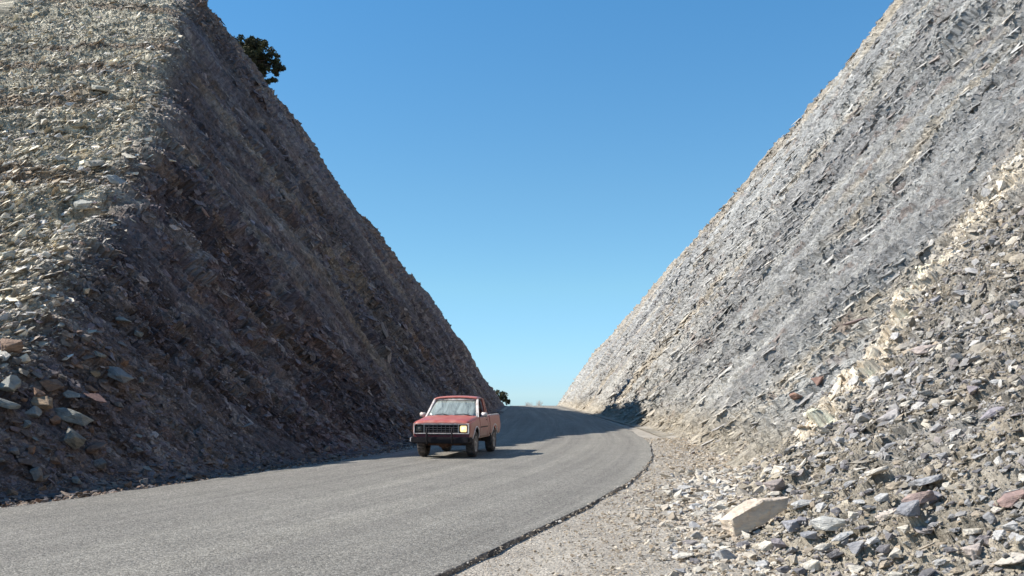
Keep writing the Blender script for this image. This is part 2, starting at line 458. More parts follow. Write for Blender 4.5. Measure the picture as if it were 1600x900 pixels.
# ------------------------------------------------------------------ right hillside
def band_centre(Z):
    return np.interp(Z, [0, 0.8, 3.9, 7.8, 12, 30], [18.8, 20.0, 24.6, 26.8, 28.5, 34])
def build_right():
    ys = np.concatenate([np.arange(-60, 3, 1.5), rows(3, 60, 0.0036), rows(60.2, 262, 0.0050)])
    nv = 500
    f = np.linspace(0, 1, nv)
    vis = np.interp(ys, [-60, 3, 10, 20, 35, 60, 100, 262], [12, 4, 7.0, 14.5, 21, 27, 32, 30])
    U = vis[:, None] * (f[None, :] ** 1.1) - 0.5
    back = vis[:, None] + np.array([1, 3, 7, 14, 25, 45, 70.0])[None, :]
    U = np.concatenate([U, back], 1)
    Y = np.repeat(ys[:, None], U.shape[1], 1)
    X = toe_r(Y) + U
    Z = z_right(X, Y)
    amp = sstep(0, 3, U)
    X = X - amp * 0.7 * (fbm(Y * 0.13, Z * 0.16, 203, 3) - 0.5) * sstep(0, 6, Z)
    P = np.stack([X, Y, Z], -1)
    N = normals(P)
    T = Z * 1.22
    wob = fbm(Y * 0.4, T * 0.4, 211, 3) * 2.0
    bc = band_centre(Z) + 2.2 * (fbm(Y * 0.05, Z * 0.4, 215, 3) - 0.5)
    side = Y - bc
    face = sstep(0.2, 3.0, side)              # 1 = bedded shale face, 0 = loose talus
    band = np.exp(-(side / (0.25 + 0.75 * fbm(Y * 0.3, Z * 0.5, 216, 2))) ** 2) * sstep(0.3, 1.0, Z) * (0.55 + 0.45 * sstep(7.5, 4.5, Z)) * (0.6 + 0.4 * sstep(0.36, 0.54, fbm(Y * 0.9 + 3, Z * 1.1, 218, 4)))
    a = R(58)
    p = -Y * math.cos(a) - T * math.sin(a); q = -Y * math.sin(a) + T * math.cos(a)
    a2 = R(30)
    p = Y * math.cos(R(125)) + T * math.sin(R(125)); q = -Y * math.sin(R(125)) + T * math.cos(R(125))
    h1, e1, c1, d1 = cells(p / 2.4 + wob * 0.2, q / 0.7 + wob * 0.35, 220)
    h2, e2, c2, d2 = cells(p / 0.7, q / 0.24 + wob * 0.5, 230)
    h3, e3, c3, d3 = cells(p / 0.24, q / 0.11, 240)
    g1, f1, gc1, gd1 = cells(Y / 0.8, T / 0.6, 250)
    g2, f2, gc2, gd2 = cells(Y / 0.28, T / 0.2, 260)
    g3, f3, gc3, gd3 = cells(Y / 0.11, T / 0.08, 270)
    rubble = sstep(0.40, 0.58, fbm(q * 0.34 + wob * 0.1, p * 0.07, 285, 4))
    rugged = 0.35 + 0.95 * rubble
    gull = fbm(q * 0.5 + wob * 0.2, p * 0.06, 277, 3) - 0.5
    ledge = 1 - np.abs(2 * fbm(q * 0.55 + 3.1, p * 0.06 + 7, 278, 3) - 1) * 2.4
    disp_f = 0.16 * (h1 - 0.5) * rugged + 0.24 * (h2 - 0.5) * rugged + 0.13 * (h3 - 0.5) + 0.42 * (np.clip(ledge, -1, 1) - 0.4) + 1.0 * gull * sstep(1, 6, Z)
    disp_t = 0.16 * (g1 - 0.5) + 0.10 * (g2 - 0.5) + 0.045 * (g3 - 0.5) + 0.5 * (fbm(Y * 0.5, T * 0.5, 280, 3) - 0.5)
    disp = disp_f * face + disp_t * (1 - face) + band * (0.22 + 0.16 * (g1 - 0.5) + 0.12 * (g2 - 0.5))
    P = P + N * (disp * sstep(-0.4, 1.0, U))[..., None]
    one = np.ones(P.shape)
    C = lerp3(A(0.335, 0.335, 0.34) * one, A(0.43, 0.425, 0.42) * one, sstep(0.2, 0.8, c2 * 0.4 + c3 * 0.25 + 0.7 * (fbm(q * 1.2, p * 0.12, 289, 4) - 0.25)))
    C = lerp3(C, A(0.54, 0.53, 0.515), sstep(0.5, 0.62, fbm(q * 0.42, p * 0.05, 290, 4)) * 0.65)
    C = lerp3(C, A(0.50, 0.48, 0.45), sstep(0.75, 0.0, Z / (0.12 * Y)) * 0.6 * face)
    C = lerp3(C, A(0.50, 0.43, 0.34), sstep(0.56, 0.70, fbm(q * 0.55 + 9, p * 0.07, 291, 4)) * 0.65)
    C = lerp3(C, A(0.23, 0.225, 0.235), sstep(0.52, 0.66, fbm(q * 0.4 - 31, p * 0.06, 292, 4)) * 0.5)
    C = lerp3(C, A(0.30, 0.235, 0.21), (d2 > 0.955) * 0.6)
    rim = sstep(-3.5, -0.5, Z - ip(Y, HR) + 2.0 * fbm(Y * 0.3, T * 0.3, 298, 3)) * (Y > 40)
    C = lerp3(C, A(0.43, 0.355, 0.27), rim * 0.55)
    Ct = lerp3(A(0.27, 0.24, 0.205) * one, A(0.33, 0.31, 0.29) * one, sstep(0.3, 0.7, gc2 * 0.5 + gd1 * 0.5))
    Ct = lerp3(Ct, A(0.36, 0.31, 0.25), sstep(0.5, 0.65, fbm(Y * 0.5, T * 0.5, 294, 4)) * 0.7)
    C = lerp3(Ct, C, face)
    toe = sstep(1.6, 0.1, Z) * 0.8
    C = lerp3(C, A(0.43, 0.375, 0.30), toe)
    C = lerp3(C, A(0.72, 0.665, 0.575), np.clip(band * 1.35, 0, 1) * (0.55 + 0.45 * sstep(0.1, 0.6, gd1)))
    C = C * (0.88 + 0.24 * d3)[..., None]
    C *= (0.7 + 0.3 * sstep(0.0, 0.10, e2 * face + f2 * (1 - face)))[..., None]
    C = np.minimum(C * lerp3(A(1.10, 1.09, 1.045) * one, A(1.26, 1.17, 1.05) * one, np.clip(band * 1.2, 0, 1)), 0.86)
    bed = lerp3(np.stack([Y * 0.7, T * 0.7, p * 0 + 50], -1), np.stack([p, q, p * 0], -1), (face > 0.5) * 1.0)
    P[..., 2] += drop(Y) - 0.03
    o = grid_mesh('right_hillside', P, M_right, C, flip=True, bed=bed)
    tag(o, 'sunlit grey shale cut face rising on the right of the road, crossed by a cream band', kind='structure')
    return P, N, face, U, band, C, rubble
RP, RN, RFACE, RU, RBAND, RC, RRUB = build_right()
RCF = RC.reshape(-1, 3); LCF = LC.reshape(-1, 3)
def local(CF, i, jit): return CF[i] * (1 + rng.normal(0, jit, (len(i), 1))).clip(0.5, 1.5)

# ------------------------------------------------------------------ ground and road
def build_ground():
    ys = np.concatenate([[-3000, -1000, -300, -120], np.arange(-60, 6, 2.0), rows(6, 200, 0.012), [210, 230, 260, 320, 420, 600, 900, 1500, 2500, 4500]])
    xs = np.concatenate([[-4000, -1500, -500, -200, -80, -30], np.linspace(-14, 12, 190), [30, 80, 200, 500, 1500, 4000]])
    Y, X = np.meshgrid(ys, xs, indexing='ij')
    Z = drop(Y)
    far = np.maximum(0, Y - 300)
    Z = np.maximum(Z - 0.0 * far, -90)
    Z = Z - 0.075 + 0.05 * (fbm(X * 0.9, Y * 0.9, 400, 4) - 0.5)
    # shoulder rises very slightly towards the right toe
    Z = Z + 0.10 * sstep(0.4, 2.0, X - right_edge(Y)) * (np.abs(Y) < 170)
    o = grid_mesh('ground', np.stack([X, Y, Z], -1), M_ground, flat=False, flip=True)
    tag(o, 'pale gravel ground and roadside shoulder', kind='structure')
build_ground()

def build_road():
    ys = np.concatenate([np.arange(-60, 6, 1.0), rows(6, 260, 0.008), [280, 300, 330, 360, 420]])
    v = np.linspace(0, 1, 26)
    Y = np.repeat(ys[:, None], 26, 1)
    wr = 0.16 * (fbm(ys * 0.35, ys * 0, 500, 3) - 0.5) + 0.02 * (vnoise(ys * 4, ys * 0, 510) - 0.5)
    wlft = 0.16 * (fbm(ys * 1.3, ys * 0, 520, 4) - 0.5) * 2
    L = left_edge(ys) + wlft; Rr = right_edge(ys) + wr
    X = L[:, None] * (1 - v) + Rr[:, None] * v
    Z = drop(Y) + 0.03 * (1 - (2 * v - 1) ** 2)[None, :] - 0.02
    P = np.stack([X, Y, Z], -1)
    o = grid_mesh('road', P, M_road, flat=False, flip=True)
    me = o.data
    uv = me.uv_layers.new(name='road_uv')
    UVv = np.stack([Y, np.repeat((v * 7.8)[None, :], len(ys), 0)], -1).reshape(-1, 2)
    vi = np.zeros(len(me.loops), np.int32); me.loops.foreach_get('vertex_index', vi)
    uv.data.foreach_set('uv', UVv[vi].reshape(-1).astype(np.float32))
    tag(o, 'grey worn asphalt road bending right and then left to a crest', kind='structure')
    # broken edge of the asphalt course
    for side, E, sgn in (('r', Rr, 1), ('l', L, -1)):
        prof = [(0.0, -0.018), (0.012, -0.028), (0.020, -0.06), (0.028, -0.13)]
        Q = np.zeros((len(ys), len(prof), 3))
        for j, (dx, dz) in enumerate(prof):
            jit = 0.01 * (vnoise(ys * 5, ys * 0 + j, 530 + j) - 0.5)
            Q[:, j, 0] = E + sgn * (dx + (jit if j else 0)); Q[:, j, 1] = ys; Q[:, j, 2] = drop(ys) + dz
        e = grid_mesh('road_edge', Q, M_edge, flat=True, flip=(sgn > 0))
        e.parent = o
build_road()

# ------------------------------------------------------------------ stones
def rock_mesh(name, seed, flat, mat, chips=14, long=1.0):
    rr = random.Random(seed)
    bm = bmesh.new()
    for _ in range(chips):
        v = Vector((rr.gauss(0, 1), rr.gauss(0, 1), rr.gauss(0, 1))).normalized()
        m = max(abs(v.x), abs(v.y), abs(v.z))
        v = v / (m ** 0.55) * rr.uniform(0.82, 1.0)
        bm.verts.new((v.x * 0.5 * long, v.y * 0.5, v.z * 0.5 * flat))
    bmesh.ops.convex_hull(bm, input=bm.verts)
    loose = [v for v in bm.verts if not v.link_faces]
    if loose: bmesh.ops.delete(bm, geom=loose, context='VERTS')
    bmesh.ops.recalc_face_normals(bm, faces=bm.faces)
    me = bpy.data.meshes.new(name)
    bm.to_mesh(me); bm.free()
    me.materials.append(mat)
    me.polygons.foreach_set('use_smooth', np.zeros(len(me.polygons), bool))
    return me

SHARDS = [rock_mesh('shard_shape', 100 + i, (0.28, 0.4, 0.55, 0.36, 0.7, 0.5)[i % 6], M_inst, 9 + i % 4, (1.3, 1.0, 1.15, 1.6, 1.0, 1.2)[i % 6]) for i in range(8)]
SHARD_OBJS = [bpy.data.objects.new('shard_source', m) for m in SHARDS]

def frame_euler(nrm, tang, tilt, spin):
    """XYZ euler angles: local z near the surface normal, local x near tang"""
    n = nrm + rng.normal(0, 1, nrm.shape) * tilt
    n /= np.linalg.norm(n, axis=1, keepdims=True)
    t = tang + rng.normal(0, 1, tang.shape) * spin
    t -= n * np.sum(t * n, 1, keepdims=True)
    t /= np.linalg.norm(t, axis=1, keepdims=True) + 1e-9
    b = np.cross(n, t)
    # matrix columns t, b, n
    r20 = t[:, 2]; r21 = b[:, 2]; r22 = n[:, 2]; r10 = t[:, 1]; r00 = t[:, 0]
    return np.stack([np.arctan2(r21, r22), -np.arcsin(np.clip(r20, -1, 1)), np.arctan2(r10, r00)], 1)

def scatter(name, label, P, rot, scl, col, sources=None):
    k = len(P)
    me = bpy.data.meshes.new(name)
    me.vertices.add(k)
    me.vertices.foreach_set('co', P.reshape(-1).astype(np.float32))
    for nm, dat in (('stone_rot', rot), ('stone_scale', scl)):
        a = me.attributes.new(nm, 'FLOAT_VECTOR', 'POINT'); a.data.foreach_set('vector', dat.reshape(-1).astype(np.float32))
    a = me.attributes.new('stone_colour', 'FLOAT_COLOR', 'POINT')
    c = np.ones((k, 4), np.float32); c[:, :3] = col; a.data.foreach_set('color', c.reshape(-1))
    a = me.attributes.new('stone_kind', 'INT', 'POINT'); a.data.foreach_set('value', rng.integers(0, len(SHARD_OBJS), k).astype(np.int32))
    o = link(bpy.data.objects.new(name, me))
    g = bpy.data.node_groups.new(name, 'GeometryNodeTree')
    g.interface.new_socket('Geometry', in_out='INPUT', socket_type='NodeSocketGeometry')
    g.interface.new_socket('Geometry', in_out='OUTPUT', socket_type='NodeSocketGeometry')
    N = g.nodes; L = g.links
    gi = N.new('NodeGroupInput'); go = N.new('NodeGroupOutput')
    m2p = N.new('GeometryNodeMeshToPoints')
    L.new(gi.outputs[0], m2p.inputs['Mesh'])
    iop = N.new('GeometryNodeInstanceOnPoints')
    L.new(m2p.outputs[0], iop.inputs['Points'])
    g2i = N.new('GeometryNodeGeometryToInstance')
    for so_ in SHARD_OBJS[::-1]:
        oi = N.new('GeometryNodeObjectInfo'); oi.inputs['Object'].default_value = so_
        L.new(oi.outputs['Geometry'], g2i.inputs[0])
    L.new(g2i.outputs[0], iop.inputs['Instance'])
    iop.inputs['Pick Instance'].default_value = True
    def attr(nm, typ):
        n = N.new('GeometryNodeInputNamedAttribute'); n.data_type = typ; n.inputs['Name'].default_value = nm
        return n.outputs['Attribute']
    L.new(attr('stone_kind', 'INT'), iop.inputs['Instance Index'])
    e2r = N.new('FunctionNodeEulerToRotation')
    L.new(attr('stone_rot', 'FLOAT_VECTOR'), e2r.inputs[0])
    L.new(e2r.outputs[0], iop.inputs['Rotation'])
    L.new(attr('stone_scale', 'FLOAT_VECTOR'), iop.inputs['Scale'])
    L.new(iop.outputs[0], go.inputs[0])
    md = o.modifiers.new('stones', 'NODES'); md.node_group = g
    me.materials.append(M_inst)
    return tag(o, label, kind='stuff')

def pick(P, N, weight, k):
    w = weight.reshape(-1).astype(float); w = np.cumsum(w); w /= w[-1]
    i = np.searchsorted(w, rng.random(k))
    return i, P.reshape(-1, 3)[i].copy(), N.reshape(-1, 3)[i].copy()

def palette(k, cols, probs, jit=0.16):
    c = np.array(cols)[rng.choice(len(cols), k, p=np.array(probs) / sum(probs))]
    return c * (1 + rng.normal(0, jit, (k, 1))).clip(0.45, 1.6)

GREY = (0.34, 0.335, 0.34); LGREY = (0.52, 0.51, 0.50); MAUVE = (0.33, 0.30, 0.295); CREAM = (0.66, 0.61, 0.53); TAN = (0.44, 0.37, 0.29); DARK = (0.20, 0.19, 0.20); RUST = (0.30, 0.16, 0.09); OLIVE = (0.33, 0.315, 0.28)

def powsize(k, lo, hi, e=2.2):
    r = rng.random(k)
    a = 1 - e
    return (lo ** a + r * (hi ** a - lo ** a)) ** (1 / a)

def inview(P, m=0.62):
    return (np.abs(P[..., 0]) < m * P[..., 1] + 1.5) & (P[..., 1] > 3.5) & (P[..., 2] < 1.7 + 0.5 * P[..., 1])

# -- talus on the right
YR = RP[..., 1]; ZR = RP[..., 2]
w = (1 - RFACE) * sstep(-0.15, 0.7, RU) * (YR < 30) * inview(RP) * np.clip(YR / 12, 0.5, 2.0)
w = w * (1 - 0.85 * np.clip(RBAND, 0, 1))
i, p, n = pick(RP, RN, w, 120000)
s = powsize(len(p), 0.017, 0.20, 2.75) * np.clip(p[:, 1] / 12, 0.7, 1.5)
p += rng.normal(0, 0.05, p.shape) * [1, 1, 0] + n * (s * 0.1)[:, None]
col = palette(len(p), [GREY, LGREY, MAUVE, CREAM, TAN, DARK], [6, 3, 1.8, 0.9, 1.2, 1.6]) * np.array([1.0, 0.98, 0.95])
mixk = (rng.random((len(p), 1)) < 0.45) | (RBAND.reshape(-1)[i] > 0.5)[:, None]
col = np.where(mixk, local(RCF, i, 0.16) * 1.05, col)
scatter('talus_rubble', 'loose angular grey and cream rubble at the foot of the right slope', p,
        frame_euler(n, np.tile([0.3, 1, 0.2], (len(p), 1)), 0.42, 0.7), s[:, None] * rng.uniform(0.7, 1.25, (len(p), 3)), col)
# -- shards on the right face
w = RFACE * (0.12 + RRUB) * (YR < 130) * inview(RP) * (ZR > 0.05)
i, p, n = pick(RP, RN, w, 64000)
s = powsize(len(p), 0.055, 0.5, 3.0) * np.clip(p[:, 1] / 40, 0.75, 1.9)
p -= n * (s * 0.02)[:, None]
col = palette(len(p), [GREY, LGREY, MAUVE, CREAM, TAN, DARK], [5, 5, 0.9, 0.8, 1.3, 1.0], 0.16) * np.array([1.08, 1.05, 1.0])
col = np.where(rng.random((len(p), 1)) < 0.85, local(RCF, i, 0.10) * 1.06, col)
n2 = n + np.array([-0.10, -0.05, 0.45])
scatter('shale_shards', 'grey shale shards sticking out of the right cut face', p,
        frame_euler(n2, np.tile([0.62, -0.25, 0.62], (len(p), 1)), 0.17, 0.16), s[:, None] * np.array([1.8, 0.8, 0.42]) * rng.uniform(0.7, 1.25, (len(p), 3)), col)
# -- cream band
w = (RBAND > 0.4) * inview(RP) * (YR < 60)
i, p, n = pick(RP, RN, w, 900)
s = powsize(len(p), 0.05, 0.42, 2.5)
p -= n * (s * 0.1)[:, None]
col = palette(len(p), [(0.76, 0.69, 0.58), CREAM, (0.58, 0.46, 0.34)], [5, 3, 0.8], 0.08)
scatter('cream_band_stones', 'cream weathered stones of the pale band on the right slope', p,
        frame_euler(n, np.tile([0.62, 0.1, 0.72], (len(p), 1)), 0.25, 0.35), s[:, None] * rng.uniform(0.7, 1.25, (len(p), 3)), col)
# -- sunlit nose on the left
YL = LP[..., 1]; ZL = LP[..., 2]
w = LNOSE * (YL < 70) * inview(LP) * (ZL > 0.1)
i, p, n = pick(LP, LN, w, 130000)
s = powsize(len(p), 0.035, 0.40, 3.0)
p -= n * (s * 0.05)[:, None]
col = palette(len(p), [LGREY, OLIVE, CREAM, GREY, MAUVE, TAN], [6, 3, 4.0, 2, 0.8, 0.8], 0.2) * np.array([1.32, 1.26, 1.17])
col = np.where(rng.random((len(p), 1)) < 0.4, local(LCF, i, 0.2) * 1.3, col)
n2 = n + np.array([-0.72, 0.0, 0.45])
scatter('nose_rubble', 'pale flat shale rubble lying on the sunlit nose of the left hillside', p,
        frame_euler(n2, np.tile([1.0, 0.1, 0.06], (len(p), 1)), 0.36, 0.35), s[:, None] * np.array([1.4, 0.85, 0.8]) * rng.uniform(0.7, 1.25, (len(p), 3)), col)
# -- dark shards on the left face
w = (1 - LNOSE) * (0.15 + np.maximum(LRUB, (YL < 26) * 1.0)) * (YL < 130) * inview(LP) * (ZL > 0.0)
i, p, n = pick(LP, LN, w, 90000)
s = powsize(len(p), 0.06, 0.45, 3.0) * np.clip(p[:, 1] / 35, 0.75, 1.7)
p -= n * (s * 0.12)[:, None]
near = p[:, 1] < 27
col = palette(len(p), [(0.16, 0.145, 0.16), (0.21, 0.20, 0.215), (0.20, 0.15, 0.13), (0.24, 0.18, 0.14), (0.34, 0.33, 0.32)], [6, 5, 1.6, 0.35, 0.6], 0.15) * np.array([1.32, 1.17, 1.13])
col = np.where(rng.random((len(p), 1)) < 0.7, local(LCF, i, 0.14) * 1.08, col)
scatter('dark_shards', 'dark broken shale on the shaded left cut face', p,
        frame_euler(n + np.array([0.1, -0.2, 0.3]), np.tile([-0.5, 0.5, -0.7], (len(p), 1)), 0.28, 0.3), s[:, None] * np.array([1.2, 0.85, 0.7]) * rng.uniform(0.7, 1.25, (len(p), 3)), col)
# -- shoulder gravel on the right
k = 26000
yy = 5.5 * (40 / 5.5) ** rng.random(k)
xr = right_edge(yy); tr = toe_r(yy)
fr = rng.random(k) ** 0.9
xx = xr - 0.02 + fr * (tr - xr + 0.9)
s = powsize(k, 0.012, 0.07, 2.4) * (0.6 + 0.9 * fr) * np.clip(yy / 12, 0.8, 1.6)
zz = np.where(xx < xr + 0.02, 0.04, 0) + drop(yy) - 0.06 + 0.10 * sstep(0.4, 2.0, xx - xr)
zz = np.maximum(zz, z_right(xx, yy) - 0.02)
p = np.stack([xx, yy, zz + s * 0.1], 1)
n = np.tile([0, 0, 1.0], (k, 1))
col = palette(k, [CREAM, (0.46, 0.40, 0.33), LGREY, TAN, GREY], [3, 4, 2, 1.5, 1], 0.14) * np.array([1.06, 1.0, 0.92])
scatter('shoulder_gravel', 'pale gravel strewn over the right road shoulder', p, frame_euler(n, np.tile([1, 0, 0.0], (k, 1)), 0.35, 2.0), s[:, None] * rng.uniform(0.7, 1.3, (k, 3)), col)
k = 3800
yy = 7.0 * (22 / 7.0) ** rng.random(k)
tr = toe_r(yy)
xx = tr - 0.05 + np.abs(rng.normal(0, 0.5, k)) * rng.choice([-0.8, 1], k) * np.clip(yy / 12, 0.8, 1.3)
s = powsize(k, 0.04, 0.20, 2.2) * np.clip(yy / 14, 0.7, 1.2)
zz = np.maximum(drop(yy) + 0.02, z_right(xx, yy) - 0.01)
p = np.stack([xx, yy, zz + s * 0.12], 1)
col = palette(k, [CREAM, (0.60, 0.53, 0.44), LGREY, TAN, GREY], [4, 4, 1.6, 1.2, 0.8], 0.12)
scatter('toe_stones', 'coarse cream stones along the inner edge of the gravel shoulder', p, frame_euler(np.tile([0, 0, 1.0], (k, 1)), np.tile([1, 0, 0.0], (k, 1)), 0.4, 2.0), s[:, None] * rng.uniform(0.75, 1.3, (k, 3)), col)
# -- debris between the road and the left cut
k = 9000
yy = 13 * (110 / 13) ** rng.random(k)
le = left_edge(yy); tl = toe_l(yy)
fr = rng.random(k)
xx = le - 0.02 - fr * (le - tl + 0.5)
s = powsize(k, 0.03, 0.20, 2.3) * (0.6 + 0.8 * fr)
p = np.stack([xx, yy, drop(yy) - 0.05 + s * 0.12 + np.maximum(0, z_left(xx, yy))], 1)
col = palette(k, [(0.26, 0.18, 0.14), (0.20, 0.18, 0.18), (0.32, 0.25, 0.20), (0.15, 0.14, 0.15)], [3, 3, 2, 2], 0.15)
scatter('verge_debris', 'brown broken stone along the left verge under the cut', p, frame_euler(np.tile([0, 0, 1.0], (k, 1)), np.tile([1, 0, 0.0], (k, 1)), 0.35, 2.0), s[:, None] * rng.uniform(0.7, 1.3, (k, 3)), col)

# ------------------------------------------------------------------ single stones one can pick out
def fine_rock(seed, flat, long, chips=16):
    """a faceted block with chipped edges"""
    rr = random.Random(seed)
    me = rock_mesh('rock', seed, flat, M_stone, chips, long)
    bm = bmesh.new(); bm.from_mesh(me)
    bmesh.ops.bevel(bm, geom=bm.edges[:], offset=0.018, segments=1, affect='EDGES', clamp_overlap=True)
    bmesh.ops.triangulate(bm, faces=bm.faces)
    bmesh.ops.subdivide_edges(bm, edges=[e for e in bm.edges if e.calc_length() > 0.12], cuts=2, use_grid_fill=True)
    bmesh.ops.triangulate(bm, faces=bm.faces)
    from mathutils import noise as mn
    off = Vector((seed * 3.1, 0, 0))
    for v in bm.verts:
        q = Vector((v.co.x * 3, v.co.y * 3, v.co.z * 9)) + off      # thin beds
        v.co += v.co.normalized() * (mn.noise(q) * 0.045 + mn.noise(q * 3) * 0.02)
    bm.to_mesh(me); bm.free()
    me.polygons.foreach_set('use_smooth', np.zeros(len(me.polygons), bool))
    return me
BLOCKS = [fine_rock(300 + i, (0.35, 0.5, 0.65, 0.42, 0.8)[i % 5], (1.5, 1.1, 1.3, 1.7, 1.05)[i % 5], 10 + i % 5) for i in range(12)]

RPF = RP.reshape(-1, 3); RNF = RN.reshape(-1, 3); LPF = LP.reshape(-1, 3); LNF = LN.reshape(-1, 3)
def project(P):
    return 800 + F * P[:, 0] / np.maximum(P[:, 1], 0.5), HOR - F * (P[:, 2] - CAMH) / np.maximum(P[:, 1], 0.5)
RPX = project(RPF); LPX = project(LPF)
def surf(px, py):
    """the nearest piece of hillside seen in that direction"""
    PF, NF, (u, v) = (RPF, RNF, RPX) if px > 800 else (LPF, LNF, LPX)
    m = np.where(((u - px) ** 2 + (v - py) ** 2 < 36) & (PF[:, 1] > 4))[0]
    if len(m) == 0:
        d = CAMH * F / max(py - HOR, 1)
        return np.array([(px - 800) / F * d, d, 0.0]), np.array([0, 0, 1.0])
    j = m[np.argmin(PF[m, 1])]
    return PF[j], NF[j]

GR = 'loose rocks lying on the right talus'
GL = 'rocks lodged in the left hillside'
def rock(px, py, wpx, label, group, colr, shape=None, flat=None, tang=None, name='rock', tilt=0.3, sink=0.02, lay=0.5, ssize=None):
    wpx = wpx * 1.28
    P, N = surf(px, py)
    d = P[1]
    size = wpx * d / F if ssize is None else ssize
    me = BLOCKS[shape if shape is not None else random.randrange(len(BLOCKS))]
    o = bpy.data.objects.new(name, me)
    n = np.array(N) * (1 - lay) + np.array([0, 0, 1.0]) * lay
    t = np.array(tang if tang is not None else [1, random.uniform(-0.6, 0.6), random.uniform(-0.2, 0.5)], float)
    e = frame_euler(n[None], t[None], tilt * 0.5, 0.1)[0]
    o.rotation_euler = e
    o.location = Vector(P) + Vector(n) * size * (0.25 - sink)
    f = flat or random.uniform(0.75, 1.2)
    o.scale = (size * 0.8, size * random.uniform(0.75, 1.05), size * f)
    o.color = (*colr, 1)
    link(o)
    return tag(o, label, 'rock', group)

c_ = lambda c, f=1.0: tuple(x * f for x in c)
# the big pale slab
def big_slab():
    P, N = surf(1172, 830)
    bm = bmesh.new()
    prof = [(-0.37, -0.05), (-0.33, -0.18), (-0.27, -0.30), (-0.02, -0.17), (0.22, -0.035), (0.46, 0.11), (0.475, 0.24), (0.24, 0.215), (0.07, 0.205), (-0.15, 0.085)]
    back = [(-0.07, -0.04), (-0.05, -0.02), (0, 0), (0, 0), (0, 0), (0, 0), (-0.01, -0.01), (-0.03, 0.0), (-0.05, 0.0), (-0.07, 0.0)]
    rr = random.Random(5)
    rings = []
    for j, (yy, sc, f) in enumerate([(-0.16, 0.975, 0.0), (-0.145, 1.0, 0.03), (-0.03, 1.0, 0.5), (0.08, 0.98, 1.0), (0.12, 0.9, 1.0)]):
        rings.append([bm.verts.new(((x + f * bx) * sc + rr.uniform(-.01, .01), yy - 0.12 * z + rr.uniform(-.01, .01), (z + f * bz) * sc + rr.uniform(-.01, .01))) for (x, z), (bx, bz) in zip(prof, back)])
    for a, b in zip(rings, rings[1:]):
        for k in range(len(prof)):
            bm.faces.new((a[k], a[(k + 1) % len(prof)], b[(k + 1) % len(prof)], b[k]))
    bm.faces.new(rings[0][::-1]); bm.faces.new(rings[-1])
    bmesh.ops.recalc_face_normals(bm, faces=bm.faces)
    bmesh.ops.triangulate(bm, faces=bm.faces)
    for _ in range(3):
        bmesh.ops.subdivide_edges(bm, edges=[e for e in bm.edges if e.calc_length() > 0.05], cuts=1)
        bmesh.ops.triangulate(bm, faces=bm.faces)
    from mathutils import noise as mn
    for v in bm.verts:
        n = mn.noise(v.co * 4) * 0.035 + (0.5 - abs(mn.noise(v.co * 9))) * 0.03 + mn.noise(Vector((v.co.x * 12, v.co.y * 12, v.co.z * 34))) * 0.010 - 0.012
        v.co += v.co.normalized() * n
    me = bpy.data.meshes.new('boulder'); bm.to_mesh(me); bm.free()
    me.materials.append(M_stone)
    o = link(bpy.data.objects.new('boulder', me))
    d = P[1]
    L = 108 * d / F
    o.scale = (L * 1.03, L, L * 1.16)
    o.location = Vector(P) + Vector((0.03, 0.02, 0.30 * L))
    o.rotation_euler = (R(3), R(2), R(10))
    o.color = (0.63, 0.53, 0.43, 1)
    tag(o, 'large cream limestone boulder with a lit flat top lying at the edge of the shoulder', 'boulder')
big_slab()

